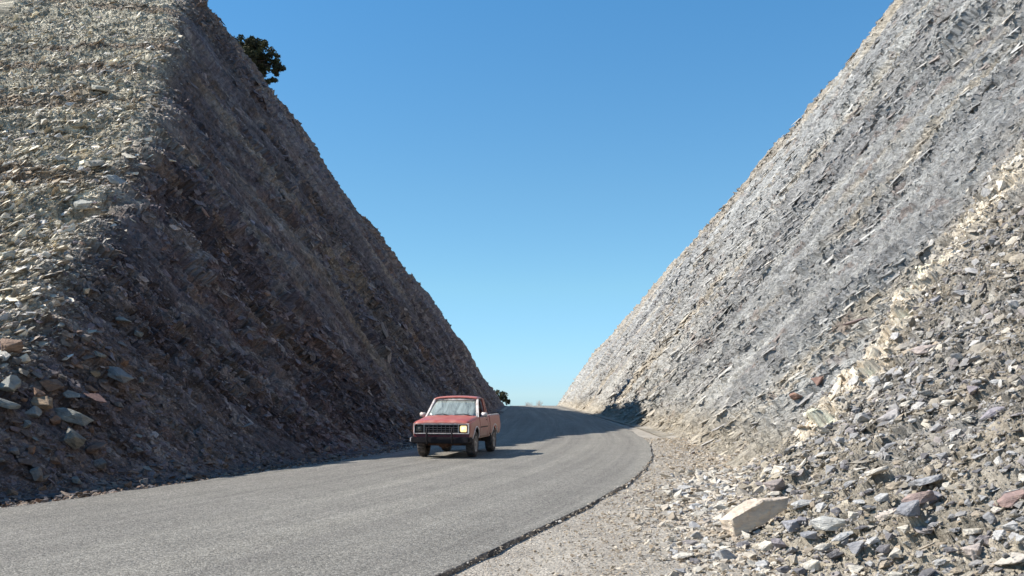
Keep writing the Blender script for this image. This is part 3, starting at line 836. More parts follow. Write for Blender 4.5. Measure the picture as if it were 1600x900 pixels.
named = [
 (1142, 878, 44, 'blue grey block with a white streak below the big cream boulder', (0.50, 0.50, 0.51), 1),
 (1172, 872, 26, 'upright pale buff block just right of the white streaked grey block', (0.56, 0.50, 0.42), 4),
 (1376, 745, 32, 'bright cream flat faced rock alone in the middle of the right talus', (0.66, 0.60, 0.52), 0),
 (1384, 808, 28, 'pale pinkish slab lying below the bright cream flat rock', (0.60, 0.53, 0.47), 3),
 (1300, 826, 44, 'long pale grey slab lying right of the big cream boulder', (0.52, 0.51, 0.48), 3),
 (1257, 816, 28, 'dark grey wedge of shale close to the right end of the big cream boulder', (0.24, 0.23, 0.25), 1),
 (1236, 832, 34, 'angular blue grey rock below the dark wedge beside the big boulder', (0.38, 0.38, 0.41), 2),
 (1222, 852, 26, 'small mauve grey rock below the angular blue grey one', (0.30, 0.27, 0.29), 6),
 (1268, 838, 26, 'squat grey rock between the long pale slab and the big boulder', (0.33, 0.33, 0.35), 7),
 (1340, 860, 30, 'upright grey rock in the lower foreground rubble', (0.34, 0.335, 0.35), 4),
 (1320, 842, 26, 'tilted light grey rock under the long pale slab', (0.46, 0.46, 0.46), 8),
 (1545, 850, 36, 'two toned grey and pink block near the lower right corner', (0.42, 0.37, 0.36), 1),
 (1522, 866, 30, 'pale pink block left of the two toned block near the corner', (0.56, 0.48, 0.43), 2),
 (1585, 790, 44, 'reddish slab at the right border of the picture', (0.34, 0.24, 0.22), 3),
 (1578, 880, 40, 'flat pale buff stone in the lower right corner', (0.55, 0.50, 0.44), 5),
 (1436, 787, 38, 'long pinkish brown shard leaning in the middle right rubble', (0.40, 0.30, 0.27), 3),
 (1455, 785, 26, 'grey upright stone touching the long pinkish brown shard', (0.33, 0.32, 0.345), 4),
 (1452, 760, 44, 'long slate grey shard above the pinkish brown one', (0.38, 0.38, 0.39), 0),
 (1425, 810, 36, 'grey shelf shaped rock below the pinkish brown shard', (0.31, 0.31, 0.33), 7),
 (1210, 762, 32, 'brown grey wedge resting directly above the big cream boulder', (0.34, 0.29, 0.27), 2),
 (1498, 462, 26, 'white topped rock high on the right talus near the cream band', (0.52, 0.50, 0.49), 1),
 (1460, 470, 18, 'small rock left of the white topped rock on the talus', (0.32, 0.31, 0.32), 2),
 (1335, 508, 30, 'dark brown overhanging slab beside the cream band', (0.20, 0.15, 0.14), 5),
 (1278, 595, 22, 'reddish brown block left of the lower cream band', (0.30, 0.19, 0.155), 4),
 (1243, 618, 20, 'small rust coloured stone below the reddish brown block', (0.33, 0.2, 0.15), 6),
 (1448, 550, 34, 'pinkish elongated rock in the talus right of the cream band', (0.42, 0.36, 0.34), 3),
 (1522, 620, 24, 'upright mauve rock standing in the right talus', (0.31, 0.28, 0.30), 4),
 (1548, 652, 28, 'mauve topped dark rock below the upright mauve one', (0.36, 0.33, 0.36), 8),
 (1352, 655, 30, 'pale flat sided rock in the middle of the talus', (0.48, 0.46, 0.44), 1),
 (1393, 655, 34, 'long pale shard right of the flat sided rock', (0.44, 0.41, 0.40), 0),
 (1385, 608, 26, 'white pointed chip of limestone above the long pale shard', (0.60, 0.57, 0.52), 11),
 (1362, 600, 20, 'white rounded chip beside the pointed limestone chip', (0.62, 0.60, 0.57), 9),
 (1100, 820, 22, 'cream stone at the outer edge of the gravel shoulder', (0.52, 0.45, 0.38), 2),
 (1065, 822, 16, 'small tan stone on the gravel shoulder', (0.45, 0.38, 0.31), 6),
]
for (px, py, wpx, lab, colr, sh) in named:
    rock(px, py, wpx, lab, GR, colr, sh)
lefts = [
 (18, 545, 44, 'large rust brown boulder at the left border below the sunlit nose', (0.34, 0.20, 0.12), 2),
 (12, 606, 40, 'grey green boulder with pale top at the left border', (0.33, 0.33, 0.29), 4),
 (80, 612, 44, 'dark rusty block right of the grey green boulders', (0.23, 0.145, 0.10), 1),
 (40, 590, 26, 'small tan boulder above the dark rusty block', (0.31, 0.26, 0.20), 6),
 (108, 655, 52, 'long tilted grey green slab in the left boulder pile', (0.28, 0.28, 0.25), 3),
 (70, 640, 38, 'brown and ochre block in the left boulder pile', (0.34, 0.23, 0.13), 7),
 (52, 645, 32, 'pale squarish boulder left of the ochre block', (0.34, 0.33, 0.30), 4),
 (115, 690, 44, 'rounded olive boulder below the long tilted slab', (0.24, 0.225, 0.185), 2),
 (12, 640, 44, 'big grey green slab low at the left border', (0.26, 0.275, 0.25), 0),
 (155, 590, 26, 'yellow brown stone in the shaded left slope', (0.36, 0.26, 0.15), 1),
 (180, 598, 40, 'grey ledge slab sticking out of the left slope', (0.25, 0.24, 0.23), 3),
 (148, 628, 36, 'dark red slab face in the left slope', (0.24, 0.13, 0.11), 5),
 (150, 700, 32, 'red brown stone below the boulder pile', (0.25, 0.145, 0.10), 8),
 (60, 745, 30, 'pale brown stone low on the left slope near the road', (0.25, 0.21, 0.175), 9),
 (130, 325, 46, 'white striped slab under the dark hollow on the nose', (0.42, 0.41, 0.36), 3),
 (100, 250, 24, 'pale blocky rock on the sunlit nose', (0.46, 0.44, 0.37), 1),
 (150, 258, 40, 'pale broad slab near the top of the sunlit nose edge', (0.40, 0.36, 0.29), 0),
 (180, 285, 36, 'blue grey slab on the ridge of the nose', (0.38, 0.39, 0.38), 3),
 (15, 400, 30, 'light grey boulder on the sunlit nose at the left border', (0.42, 0.42, 0.37), 2),
 (125, 368, 18, 'small white chip on the nose edge', (0.58, 0.57, 0.50), 6),
 (160, 140, 34, 'long cream slab high on the sunlit nose', (0.44, 0.41, 0.32), 0),
]
for (px, py, wpx, lab, colr, sh) in lefts:
    g_ = sum(colr) / 3
    colr = tuple(0.72 * v + 0.28 * g_ for v in colr)
    rock(px, py, wpx * (0.78 if py > 500 else 0.62), lab, GL, colr, sh, tang=[1, 0.2, -0.35] if px > 60 and py > 500 else None)

# many more rocks, each described by its look and by the nearest easily found one
LM_R = [(1172, 800, 'the big cream boulder'), (1376, 745, 'the bright cream flat faced rock'), (1452, 760, 'the long slate grey shard'), (1545, 850, 'the two toned block'),
        (1585, 790, 'the reddish border slab'), (1498, 462, 'the white topped rock'), (1278, 595, 'the reddish brown block'), (1522, 620, 'the upright mauve rock'),
        (1362, 600, 'the white rounded chip'), (1300, 826, 'the long pale grey slab'), (1142, 878, 'the white streaked block'), (1240, 690, 'the foot of the cream band'), (1448, 550, 'the pinkish elongated rock')]
LM_L = [(22, 545, 'the rust brown boulder'), (108, 655, 'the long tilted slab'), (130, 325, 'the white striped slab'), (180, 598, 'the grey ledge slab'), (160, 140, 'the long cream slab'),
        (60, 745, 'the low pale brown stone'), (150, 258, 'the pale broad slab'), (15, 400, 'the light grey boulder'), (155, 590, 'the yellow brown stone')]
used_labels = {}
def describe(px, py, wpx, cname, lms, where):
    a, b, nm = min(lms, key=lambda t: (t[0] - px) ** 2 + (t[1] - py) ** 2)
    dx, dy = px - a, py - b
    dist = math.hypot(dx, dy)
    far = 'just' if dist < 45 else ('a little' if dist < 90 else 'well')
    if abs(dx) > 2.2 * abs(dy): d = 'right of' if dx > 0 else 'left of'
    elif abs(dy) > 2.2 * abs(dx): d = 'below' if dy > 0 else 'above'
    else: d = ('below' if dy > 0 else 'above') + ' and ' + ('right of' if dx > 0 else 'left of')
    if dist >= 90: far = 'some way'
    sz = 'small' if wpx < 12 else ('medium' if wpx < 18 else 'large')
    return ' '.join(f'{sz} {cname} rock {far} {d} {nm}'.split())
prng = random.Random(21)
taken = [(a[0], a[1]) for a in named + lefts]
n_ = 0
tries = 0
while n_ < 160 and tries < 20000:
    tries += 1
    px = prng.uniform(1060, 1600); py = prng.uniform(560, 900)
    if py < 1560 - px * 0.72 + 60: continue
    if abs(px - 1172) < 75 and abs(py - 800) < 50: continue
    if any((px - a) ** 2 + (py - b) ** 2 < 480 for a, b in taken): continue
    f = (py - 520) / 380
    w_ = prng.uniform(11, 22) * (0.55 + 0.8 * f)
    cn, cc = prng.choice([('grey', GREY), ('pale grey', LGREY), ('mauve grey', MAUVE), ('dark grey', DARK), ('pale grey', LGREY), ('cream', CREAM), ('tan', TAN)])
    lab = describe(px, py, w_, cn, LM_R, '')
    if lab in used_labels and tries < 15000: continue
    used_labels[lab] = 1
    taken.append((px, py))
    rock(px, py, w_, lab, GR, c_(cc, prng.uniform(0.9, 1.1)))
    n_ += 1
m_ = 0
tries = 0
while m_ < 75 and tries < 20000:
    tries += 1
    px = prng.uniform(0, 230); py = prng.uniform(120, 760)
    if py < 500 and px > 260 - py * 0.42: continue
    if any((px - a) ** 2 + (py - b) ** 2 < 420 for a, b in taken): continue
    sunny = py < 480
    w_ = prng.uniform(8, 15) if sunny else prng.uniform(9, 20)
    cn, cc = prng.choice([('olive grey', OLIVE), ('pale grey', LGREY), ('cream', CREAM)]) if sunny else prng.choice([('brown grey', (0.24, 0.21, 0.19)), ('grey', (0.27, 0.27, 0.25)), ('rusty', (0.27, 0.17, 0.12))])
    lab = describe(px, py, w_, cn, LM_L, '')
    if lab in used_labels and tries < 15000: continue
    used_labels[lab] = 1
    taken.append((px, py))
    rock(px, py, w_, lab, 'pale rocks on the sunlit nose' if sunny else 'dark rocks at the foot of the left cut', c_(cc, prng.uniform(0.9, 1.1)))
    m_ += 1
# small stones on the flat shoulder
for (px, py, wpx, lab) in [(1084, 709, 8, 'lone dark stone on the far part of the gravel shoulder'), (1012, 768, 11, 'largest of the small dark stones near the asphalt edge'),
                           (1002, 771, 8, 'dark stone left of the largest one near the asphalt edge'), (978, 779, 7, 'dark stone nearest to the camera by the asphalt edge'), (991, 772, 5, 'tiny dark stone between the others by the asphalt edge')]:
    d = CAMH * F / (py - HOR)
    o = link(bpy.data.objects.new('stone', BLOCKS[n_ % 12])); n_ += 1
    sz = wpx * d / F
    o.location = ((px - 800) / F * d, d, -0.0 + sz * 0.15)
    o.scale = (sz, sz * 0.9, sz * 0.9); o.rotation_euler = (0.2, 0.1, px)
    o.color = (0.16, 0.13, 0.12, 1)
    tag(o, lab, 'stone', 'small stones on the shoulder')

# ------------------------------------------------------------------ vegetation
def leaf_material(name, c0, c1):
    t = NT(name)
    p = pos_out(t)
    n = t.noise(p, 1.6, 4, 0.6)
    n2 = t.noise(p, 14, 2, 0.6)
    c = t.mix(t.ramp(n, [(0.35, c0), (0.65, c1)]), t.ramp(n2, [(0.3, 0.7), (0.7, 1.25)]), 0.8, 'MULTIPLY')
    return t.set(c, 0.75, 0, 0.2)
M_leaf = leaf_material('evergreen_foliage', (0.034, 0.030, 0.018), (0.085, 0.085, 0.036))
M_bark = plain('bark', (0.10, 0.075, 0.055), 0.9, grain=(9, (0.045, 0.035, 0.03), 0.4, 0.65))

def tube(bm, pts, radii, seg=7):
    prev = None
    for i, (p, r) in enumerate(zip(pts, radii)):
        p = Vector(p)
        d = (Vector(pts[min(i + 1, len(pts) - 1)]) - Vector(pts[max(i - 1, 0)])).normalized()
        a = d.orthogonal().normalized(); b = d.cross(a)
        if prev is not None:
            a = (prev - d * prev.dot(d)).normalized(); b = d.cross(a)
        prev = a
        ring = [bm.verts.new(p + (a * math.cos(t) + b * math.sin(t)) * r) for t in [2 * math.pi * k / seg for k in range(seg)]]
        if i:
            for k in range(seg):
                bm.faces.new((old[k], old[(k + 1) % seg], ring[(k + 1) % seg], ring[k]))
        old = ring

def mesh_obj(name, bm, mat, parent=None, smooth=False):
    me = bpy.data.meshes.new(name)
    bmesh.ops.recalc_face_normals(bm, faces=bm.faces)
    bm.to_mesh(me); bm.free()
    me.materials.append(mat)
    me.polygons.foreach_set('use_smooth', [smooth] * len(me.polygons))
    return link(bpy.data.objects.new(name, me), parent)

def evergreen(loc, clumps, trunk_pts, label, leaf=0.10, per=260, seed=3):
    rr = random.Random(seed)
    root = empty('tree', loc)
    tag(root, label, 'tree')
    bm = bmesh.new()
    tube(bm, trunk_pts, [0.17 * (1 - 0.6 * i / len(trunk_pts)) for i in range(len(trunk_pts))])
    top = Vector(trunk_pts[-1])
    mesh_obj('trunk', bm, M_bark, root, True)
    for (c, r) in clumps:
        bl = bmesh.new()
        c = Vector(c)
        base = Vector(trunk_pts[-1 if c.z > top.z - 0.8 else -2])
        mid = (base + c) * 0.5 + Vector((rr.uniform(-.2, .2), rr.uniform(-.2, .2), -0.1))
        tube(bl, [base, mid, c], [0.06, 0.04, 0.015], 5)
        mesh_obj('limb', bl, M_bark, root, True)
    bl = bmesh.new()
    for (c, r) in clumps:
        c = Vector(c); r = Vector(r)
        subs = [(c + Vector((rr.gauss(0, .5) * r.x, rr.gauss(0, .5) * r.y, rr.gauss(0, .45) * r.z)), rr.uniform(0.28, 0.5)) for _ in range(9)]
        for _ in range(int(per * (r.x + r.z))):
            sc, sr = rr.choice(subs)
            d = Vector((rr.gauss(0, 1), rr.gauss(0, 1), rr.gauss(0, 1))).normalized() * (rr.random() ** 0.45) * sr * max(r.x, 0.5) * 0.9
            p = sc + Vector((d.x, d.y, d.z * 0.8))
            a = Vector((rr.gauss(0, 1), rr.gauss(0, 1), rr.gauss(0, 1))).normalized()
            b = a.orthogonal().normalized()
            s = leaf * rr.uniform(0.5, 1.3)
            bl.faces.new([bl.verts.new(p + a * s), bl.verts.new(p + b * s * 0.5), bl.verts.new(p - a * s), bl.verts.new(p - b * s * 0.5)])
    me = bpy.data.meshes.new('crown'); bl.to_mesh(me); bl.free(); me.materials.append(M_leaf)
    link(bpy.data.objects.new('crown', me), root)
    return root

def spot(px, py, d): return ((px - 800) / F * d, d, CAMH + (HOR - py) / F * d)
TD = 84.0
tc = spot(394, 92, TD)
base_z = float(z_left(np.array(tc[0] - 0.5), np.array(TD))) - 0.2
root_loc = (tc[0] - 0.5, TD, base_z)
def tl(px, py, dy=0.0):
    p = spot(px, py, TD); return (p[0] - root_loc[0], dy, p[2] - root_loc[2])
h_ = tc[2] - base_z
evergreen(root_loc, [(tl(368, 68, 0), (0.8, 0.8, 0.45)), (tl(380, 66, .5), (0.9, 0.8, 0.5)), (tl(400, 70, -.5), (0.95, 0.8, 0.5)), (tl(390, 90, -.6), (1.2, .9, .8)), (tl(402, 88, .4), (1.1, .9, .8)), (tl(398, 102, 0), (.8, .7, .6)), (tl(372, 74, 0), (0.8, 0.8, 0.55)), (tl(392, 74, .3), (1.1, 1.0, 0.75)), (tl(383, 84, -.4), (1.0, 1.0, 0.7)), (tl(407, 80, -.3), (1.0, 0.9, 0.7)), (tl(396, 96, .2), (1.0, 0.9, 0.7)), (tl(412, 94, .5), (0.9, 0.8, 0.55)),
     (tl(424, 92, 0), (0.65, 0.6, 0.5)), (tl(432, 102, .2), (0.5, 0.5, 0.4)), (tl(430, 112, -.2), (0.5, 0.5, 0.35)), (tl(438, 108, 0), (0.3, .3, .25)), (tl(410, 114, .1), (0.25, 0.25, 0.18)), (tl(426, 125, .1), (0.34, 0.25, 0.12)), (tl(417, 128, 0), (0.22, 0.2, 0.08)), (tl(404, 104, 0.1), (0.5, .5, .4))],
    [(0, 0, 0), (0.15, -0.1, h_ * 0.35), (0.45, -0.1, h_ * 0.7), (0.8, 0, h_ * 0.95)],
    'dark wind bent evergreen tree standing on top of the left cutting', 0.11, 800, 3)
TD = 205.0
root_loc = (spot(776, 620, TD)[0], TD, float(drop(TD)) - 0.2)
evergreen(root_loc, [(tl(769, 618), (1.4, 1.4, 1.0)), (tl(777, 614), (1.5, 1.4, 1.0)), (tl(785, 619), (1.2, 1.2, 1.0)), (tl(791, 624), (0.9, .9, 0.8)), (tl(780, 624), (1.3, 1.2, .9)), (tl(794, 629), (0.7, .7, .6)), (tl(770, 627), (1.2, 1.2, .9))],
    [(0, 0, 0), (0.1, 0, 1.2), (0.2, 0, 2.4), (0.3, 0, 3.0)], 'round dark evergreen tree beside the road beyond the crest', 0.2, 130, 5)
# bare shrubs past the crest
M_twig = plain('dry_twigs', (0.42, 0.35, 0.31), 0.9, grain=(5, (0.3, 0.24, 0.2), 0.4, 0.7))
def bare_shrub(px, py_base, py_top, d, label, seed):
    rr = random.Random(seed)
    x = (px - 800) / F * d
    z0 = float(drop(d)) - 0.2
    top = CAMH + (HOR - py_top) / F * d
    root = empty('bare_shrub', (x, d, z0)); tag(root, label, 'shrub', 'bare shrubs beyond the crest')
    bm = bmesh.new()
    H = top - z0
    for _ in range(26):
        a = rr.uniform(0, 6.28); sp = rr.uniform(0.1, 0.75)
        h = H * rr.uniform(0.75, 1.0)
        e = Vector((math.cos(a) * sp * 1.4, math.sin(a) * sp, h))
        m = e * 0.55 + Vector((rr.uniform(-.1, .1), 0, 0.1))
        tube(bm, [(0, 0, 0), m, e], [0.03, 0.018, 0.006], 3)
        for _ in range(4):
            f = rr.uniform(0.5, 0.95); b = e * f
            tube(bm, [b, b + Vector((rr.uniform(-.45, .45), rr.uniform(-.3, .3), rr.uniform(.1, .45)))], [0.01, 0.005], 3)
    mesh_obj('branches', bm, M_twig, root)
bare_shrub(841, 633, 625, 200, 'pale bare shrub in the gap just right of the crest centre', 1)
bare_shrub(826, 633, 628, 196, 'lower bare shrub left of the other pale shrub on the crest', 2)

# ------------------------------------------------------------------ pickup truck
#TRUCK
def car_paint():
    t = NT('faded_red_paint')
    tc = t.new('ShaderNodeTexCoord').outputs['Object']
    g = t.new('ShaderNodeSeparateXYZ'); t.lk(tc, g.inputs[0])
    n = t.noise(tc, 2.2, 5, 0.65, 0.3)
    n2 = t.noise(tc, 14, 4, 0.7)
    c = t.mix((0.38, 0.040, 0.028), (0.47, 0.105, 0.075), t.ramp(n, [(0.35, 0.0), (0.65, 1.0)]))
    # road dust clings to the lower panels
    low = t.ramp(t.math('ADD', t.math('MULTIPLY', g.outputs['Z'], -1.0), t.math('MULTIPLY', n, 0.45)), [(0.0, 0.0), (0.01, 0.0)])
    k = t.math('ADD', t.math('SUBTRACT', 1.15, g.outputs['Z']), t.math('MULTIPLY', t.math('SUBTRACT', n, 0.5), 0.8))
    low = t.ramp(k, [(0.05, 0.08), (0.65, 0.85)])
    roofd = t.ramp(t.math('SUBTRACT', g.outputs['Z'], 1.2), [(0.3, 0.0), (0.42, 0.42)])
    dust = t.math('MAXIMUM', t.math('MULTIPLY', low, t.ramp(n2, [(0.3, 0.75), (0.7, 1.0)])), t.math('MULTIPLY', roofd, n2))
    c = t.mix(c, (0.46, 0.37, 0.30), dust)
    t.lk(t.ramp(dust, [(0.1, 0.38), (0.6, 0.8)]), t.b.inputs['Roughness'])
    t.b.inputs['Coat Weight'].default_value = 0.15
    return t.set(c)
M_paint = car_paint()
M_dusty = plain('dusty_trim', (0.78, 0.72, 0.68), 0.6, grain=(8, (0.42, 0.34, 0.30), 0.4, 0.7))
M_black = plain('black_trim', (0.014, 0.012, 0.014), 0.75, 0.0, 0.25, grain=(8, (0.04, 0.03, 0.028), 0.5, 0.8))
M_redfront = plain('shaded_red_paint', (0.22, 0.025, 0.028), 0.5, grain=(6, (0.14, 0.03, 0.03), 0.4, 0.7))  # body red, undusted, with the shade below the grille put into the colour
M_grille = plain('grey_grille', (0.10, 0.095, 0.10), 0.5, grain=(8, (0.20, 0.17, 0.16), 0.4, 0.7))
M_chrome = plain('dull_chrome', (0.62, 0.60, 0.58), 0.3, 0.8)
M_tyre = plain('tyre_rubber', (0.035, 0.032, 0.031), 0.85, grain=(7, (0.19, 0.15, 0.125), 0.42, 0.7))
M_rim = plain('dusty_steel', (0.45, 0.42, 0.40), 0.55, 0.4, grain=(10, (0.30, 0.24, 0.20), 0.45, 0.7))
M_rust = plain('rusty_underbody', (0.14, 0.07, 0.045), 0.85, grain=(10, (0.24, 0.15, 0.10), 0.45, 0.7))
M_dark = plain('dark_interior', (0.03, 0.022, 0.022), 0.8)
M_seat = plain('red_seat_vinyl', (0.16, 0.04, 0.035), 0.7)
def glass_material(name, tint, dust, base=(0.55, 0.60, 0.60)):
    t = NT(name)
    tc = t.new('ShaderNodeTexCoord').outputs['Object']
    n = t.noise(stretch(t, tc, (0, 0, 0), (3.0, 1, 0.8)), 2.0, 4, 0.6, 0.8)
    tr = t.new('ShaderNodeBsdfTransparent'); tr.inputs[0].default_value = (*tint, 1)
    gl = t.new('ShaderNodeBsdfGlossy'); gl.inputs['Roughness'].default_value = 0.06
    df = t.new('ShaderNodeBsdfDiffuse'); df.inputs[0].default_value = (*base, 1)
    fr = t.new('ShaderNodeFresnel'); fr.inputs[0].default_value = 1.5
    m1 = t.new('ShaderNodeMixShader'); t.lk(t.ramp(n, [(0.3, dust * 0.45), (0.7, dust * 1.5)]), m1.inputs[0]); t.lk(tr.outputs[0], m1.inputs[1]); t.lk(df.outputs[0], m1.inputs[2])
    m2 = t.new('ShaderNodeMixShader'); t.lk(t.math('ADD', fr.outputs[0], 0.10), m2.inputs[0]); t.lk(m1.outputs[0], m2.inputs[1]); t.lk(gl.outputs[0], m2.inputs[2])
    out = t.n['Material Output']; t.lk(m2.outputs[0], out.inputs['Surface'])
    return t.m
M_wind = glass_material('dusty_glare_windscreen_glass', (0.52, 0.62, 0.57), 0.46, (0.60, 0.68, 0.63))  # pale diffuse layer paints in the whitish reflection along with some dust
M_side = glass_material('side_glass', (0.45, 0.48, 0.48), 0.10)
def lamp_material(name, col, e):
    t = NT(name)
    tc = t.new('ShaderNodeTexCoord').outputs['Object']
    n = t.noise(stretch(t, tc, (0, 0, 0), (1, 1, 1)), 9.0, 2, 0.5)
    c = t.mix(col, (col[0], col[1] * 0.85, col[2] * 0.6), t.ramp(n, [(0.4, 0), (0.6, 1)]))
    t.set(c, 0.15)
    if e:
        t.lk(c, t.b.inputs['Emission Color']); t.b.inputs['Emission Strength'].default_value = e
    return t.m
M_lampon = lamp_material('lit_headlight_lens', (1.0, 0.82, 0.48), 0.75)
M_lampoff = lamp_material('dull_headlight_lens', (0.16, 0.16, 0.15), 0)
M_amber = plain('amber_lens', (0.55, 0.22, 0.04), 0.3)
M_redl = plain('red_lens', (0.35, 0.02, 0.02), 0.3)

def box(bm, x0, x1, y0, y1, z0, z1, bev=0.0):
    r = bmesh.ops.create_cube(bm, size=1)
    for v in r['verts']:
        v.co = Vector(((x0 + x1) / 2 + v.co.x * (x1 - x0), (y0 + y1) / 2 + v.co.y * (y1 - y0), (z0 + z1) / 2 + v.co.z * (z1 - z0)))
    if bev:
        es = list({e for v in r['verts'] for e in v.link_edges})
        bmesh.ops.bevel(bm, geom=es, offset=bev, segments=2, affect='EDGES', clamp_overlap=True)

def bo(name, parent, mat, *b, bev=0.01):
    bm = bmesh.new()
    for q in b: box(bm, *q, bev=bev)
    return mesh_obj(name, bm, mat, parent)

def sheet(name, parent, mat, quads_rows, thick=0.02, smooth=True):
    """rows of points -> a panel with real thickness"""
    bm = bmesh.new()
    vs = [[bm.verts.new(p) for p in r] for r in quads_rows]
    for a, b in zip(vs, vs[1:]):
        for k in range(len(a) - 1):
            bm.faces.new((a[k], a[k + 1], b[k + 1], b[k]))
    o = mesh_obj(name, bm, mat, parent, smooth)
    if thick:
        md = o.modifiers.new('thickness', 'SOLIDIFY'); md.thickness = thick; md.offset = 0
    return o

def build_truck(loc, rz):
    tr = empty('pickup_truck', loc, rz)
    tag(tr, 'dusty faded red pickup truck driving toward the camera with one headlight lit', 'pickup truck')
    FY, RY, WR, WB = 0.80, 3.52, 0.365, 4.42      # axle positions, wheel radius, rear end
    def side_x(z):                                 # tumblehome of the flanks
        return 0.845 - 0.06 * max(0, z - 0.86) / 0.26 * 0.7 - 0.05 * max(0, 0.70 - z) / 0.25
    def flank(y0, y1, top, bot, arches, sgn, n=26, m=9):
        rws = []
        for i in range(n + 1):
            y = y0 + (y1 - y0) * i / n
            zb = bot(y)
            for (cy, r) in arches:
                if abs(y - cy) < r:
                    zb = max(zb, 0.40 + math.sqrt(max(0, r * r - (y - cy) ** 2)) * 1.0)
            zt = top(y)
            taper = 0.035 * max(0, (0.35 - y) / 0.35) ** 2
            rws.append([(sgn * (side_x(zb + (zt - zb) * j / m) - taper), y, zb + (zt - zb) * j / m) for j in range(m + 1)])
        return rws
    hood_z = lambda y: 0.985 + 0.135 * min(1, max(0, y - 0.02) / 1.25) ** 0.8
    arch_r = 0.445
    for sgn in (-1, 1):
        f = sheet('front_fender', tr, M_paint, flank(0.03, 1.28, lambda y: hood_z(y) - 0.03, lambda y: 0.56, [(FY, arch_r)], sgn, 40))
        d = sheet('door', tr, M_paint, flank(1.295, 2.42, lambda y: 1.115, lambda y: 0.53, [], sgn, 12))
        bo('handle', d, M_black, *[(sgn * 0.825 - 0.015, sgn * 0.825 + 0.015, 2.22, 2.36, 0.99, 1.025)])
        bo('side_molding', d, M_black, (min(sgn * 0.835, sgn * 0.862), max(sgn * 0.835, sgn * 0.862), 1.31, 2.41, 0.80, 0.83), bev=0.004)
        sheet('cab_side', tr, M_paint, flank(2.43, 2.74, lambda y: 1.115, lambda y: 0.53, [], sgn, 5))
        sheet('bed_side', tr, M_paint, flank(2.775, WB, lambda y: 1.125, lambda y: 0.58, [(RY, arch_r)], sgn, 46), 0.035)
        bo('bed_rail', tr, M_dusty, (min(sgn * 0.74, sgn * 0.815), max(sgn * 0.74, sgn * 0.815), 2.775, WB, 1.12, 1.15), bev=0.012)
        bo('rocker_panel', tr, M_paint, (min(sgn * 0.72, sgn * 0.795), max(sgn * 0.72, sgn * 0.795), 1.25, 3.06, 0.50, 0.56))
        for cy in (FY, RY):                        # dusty arch lips
            bm = bmesh.new()
            pts = [(sgn * (side_x(0.40 + math.sin(a) * arch_r) + 0.008), cy + math.cos(a) * arch_r, 0.40 + math.sin(a) * arch_r) for a in np.linspace(0.30, math.pi - 0.30, 22)]
            tube(bm, pts, [0.022] * len(pts), 6)
            mesh_obj('arch_lip', bm, M_dusty, tr, True)
            bm = bmesh.new()                       # inner wheel well
            ring = []
            for a in np.linspace(-0.1, math.pi + 0.1, 16):
                ring.append([(sgn * xx, cy + math.cos(a) * arch_r * 0.985, 0.40 + math.sin(a) * arch_r * 0.985) for xx in (0.5, 0.80)])
            vs = [[bm.verts.new(p) for p in r] for r in ring]
            for a, b in zip(vs, vs[1:]): bm.faces.new((a[0], a[1], b[1], b[0]))
            mesh_obj('wheel_well', bm, M_dark, tr, True)
    # hood with a centre crease and raised shoulders
    rws = []
    for i in range(15):
        y = -0.01 + 1.27 * i / 14
        row = []
        for j in range(25):
            u = -1 + 2 * j / 24
            hw = 0.80 - 0.025 * max(0, (0.25 - y) / 0.25)
            z = hood_z(y) + 0.028 * (1 - abs(u) ** 3.0) - (0.045 * (1 - y / 0.10) ** 2 if y < 0.10 else 0) + 0.010 * math.exp(-((abs(u) - 0.55) / 0.08) ** 2) + 0.008 * math.exp(-(u / 0.05) ** 2)
            if abs(u) > 0.93: z -= (abs(u) - 0.93) * 0.5
            row.append((u * hw, y, z))
        rws.append(row)
    sheet('hood', tr, M_paint, rws, 0.02)
    # header panel under the hood lip, valance
    bo('header_panel', tr, M_dusty, (-0.80, 0.80, -0.015, 0.05, 0.925, 0.955), bev=0.01)
    bo('front_panel', tr, M_redfront, (-0.79, 0.79, 0.075, 0.12, 0.55, 0.97), (-0.80, 0.80, 0.0, 0.07, 0.56, 0.665))
    bo('lower_grille_trim', tr, M_dusty, (-0.80, 0.80, -0.022, 0.03, 0.668, 0.69), bev=0.006)
    # grille: dark egg crate
    g = bo('grille', tr, M_black, (-0.50, 0.50, 0.045, 0.072, 0.69, 0.925), bev=0.0)
    for k in range(4):
        z = 0.71 + k * 0.064
        bo('grille_bar', g, M_grille, (-0.495, 0.495, -0.008, 0.044, z, z + 0.014), bev=0.003)
    for k in range(9):
        x = -0.48 + k * 0.12
        bo('grille_post', g, M_grille, (x - 0.005, x + 0.005, -0.004, 0.044, 0.692, 0.924), bev=0.002)
    bo('grille_surround', g, M_chrome, (-0.503, -0.492, -0.014, 0.03, 0.69, 0.925), (0.492, 0.503, -0.014, 0.03, 0.69, 0.925), bev=0.003)
    for sgn in (-1, 1):
        xa, xb = sorted((sgn * 0.525, sgn * 0.765))
        lit = sgn > 0
        bm = bmesh.new()
        box(bm, xa + 0.012, xb - 0.03, 0.0, 0.06, 0.72, 0.895, bev=0.02)
        hl = mesh_obj('headlight', bm, M_lampon if lit else M_lampoff, tr, True)
        if lit: hl['label'] = 'lit yellowish headlight'
        else: hl['label'] = 'unlit dull headlight'
        bo('bezel', hl, M_black, (xa - 0.012, xa + 0.012, -0.01, 0.05, 0.70, 0.915), (xb - 0.03, xb, -0.01, 0.05, 0.70, 0.915), (xa + 0.012, xb - 0.03, -0.01, 0.05, 0.897, 0.920), (xa + 0.012, xb - 0.03, -0.01, 0.05, 0.694, 0.718), bev=0.004)
        bo('bezel_trim', hl, M_dusty, (min(sgn * 0.768, sgn * 0.802), max(sgn * 0.768, sgn * 0.802), -0.018, 0.06, 0.69, 0.925), bev=0.006)
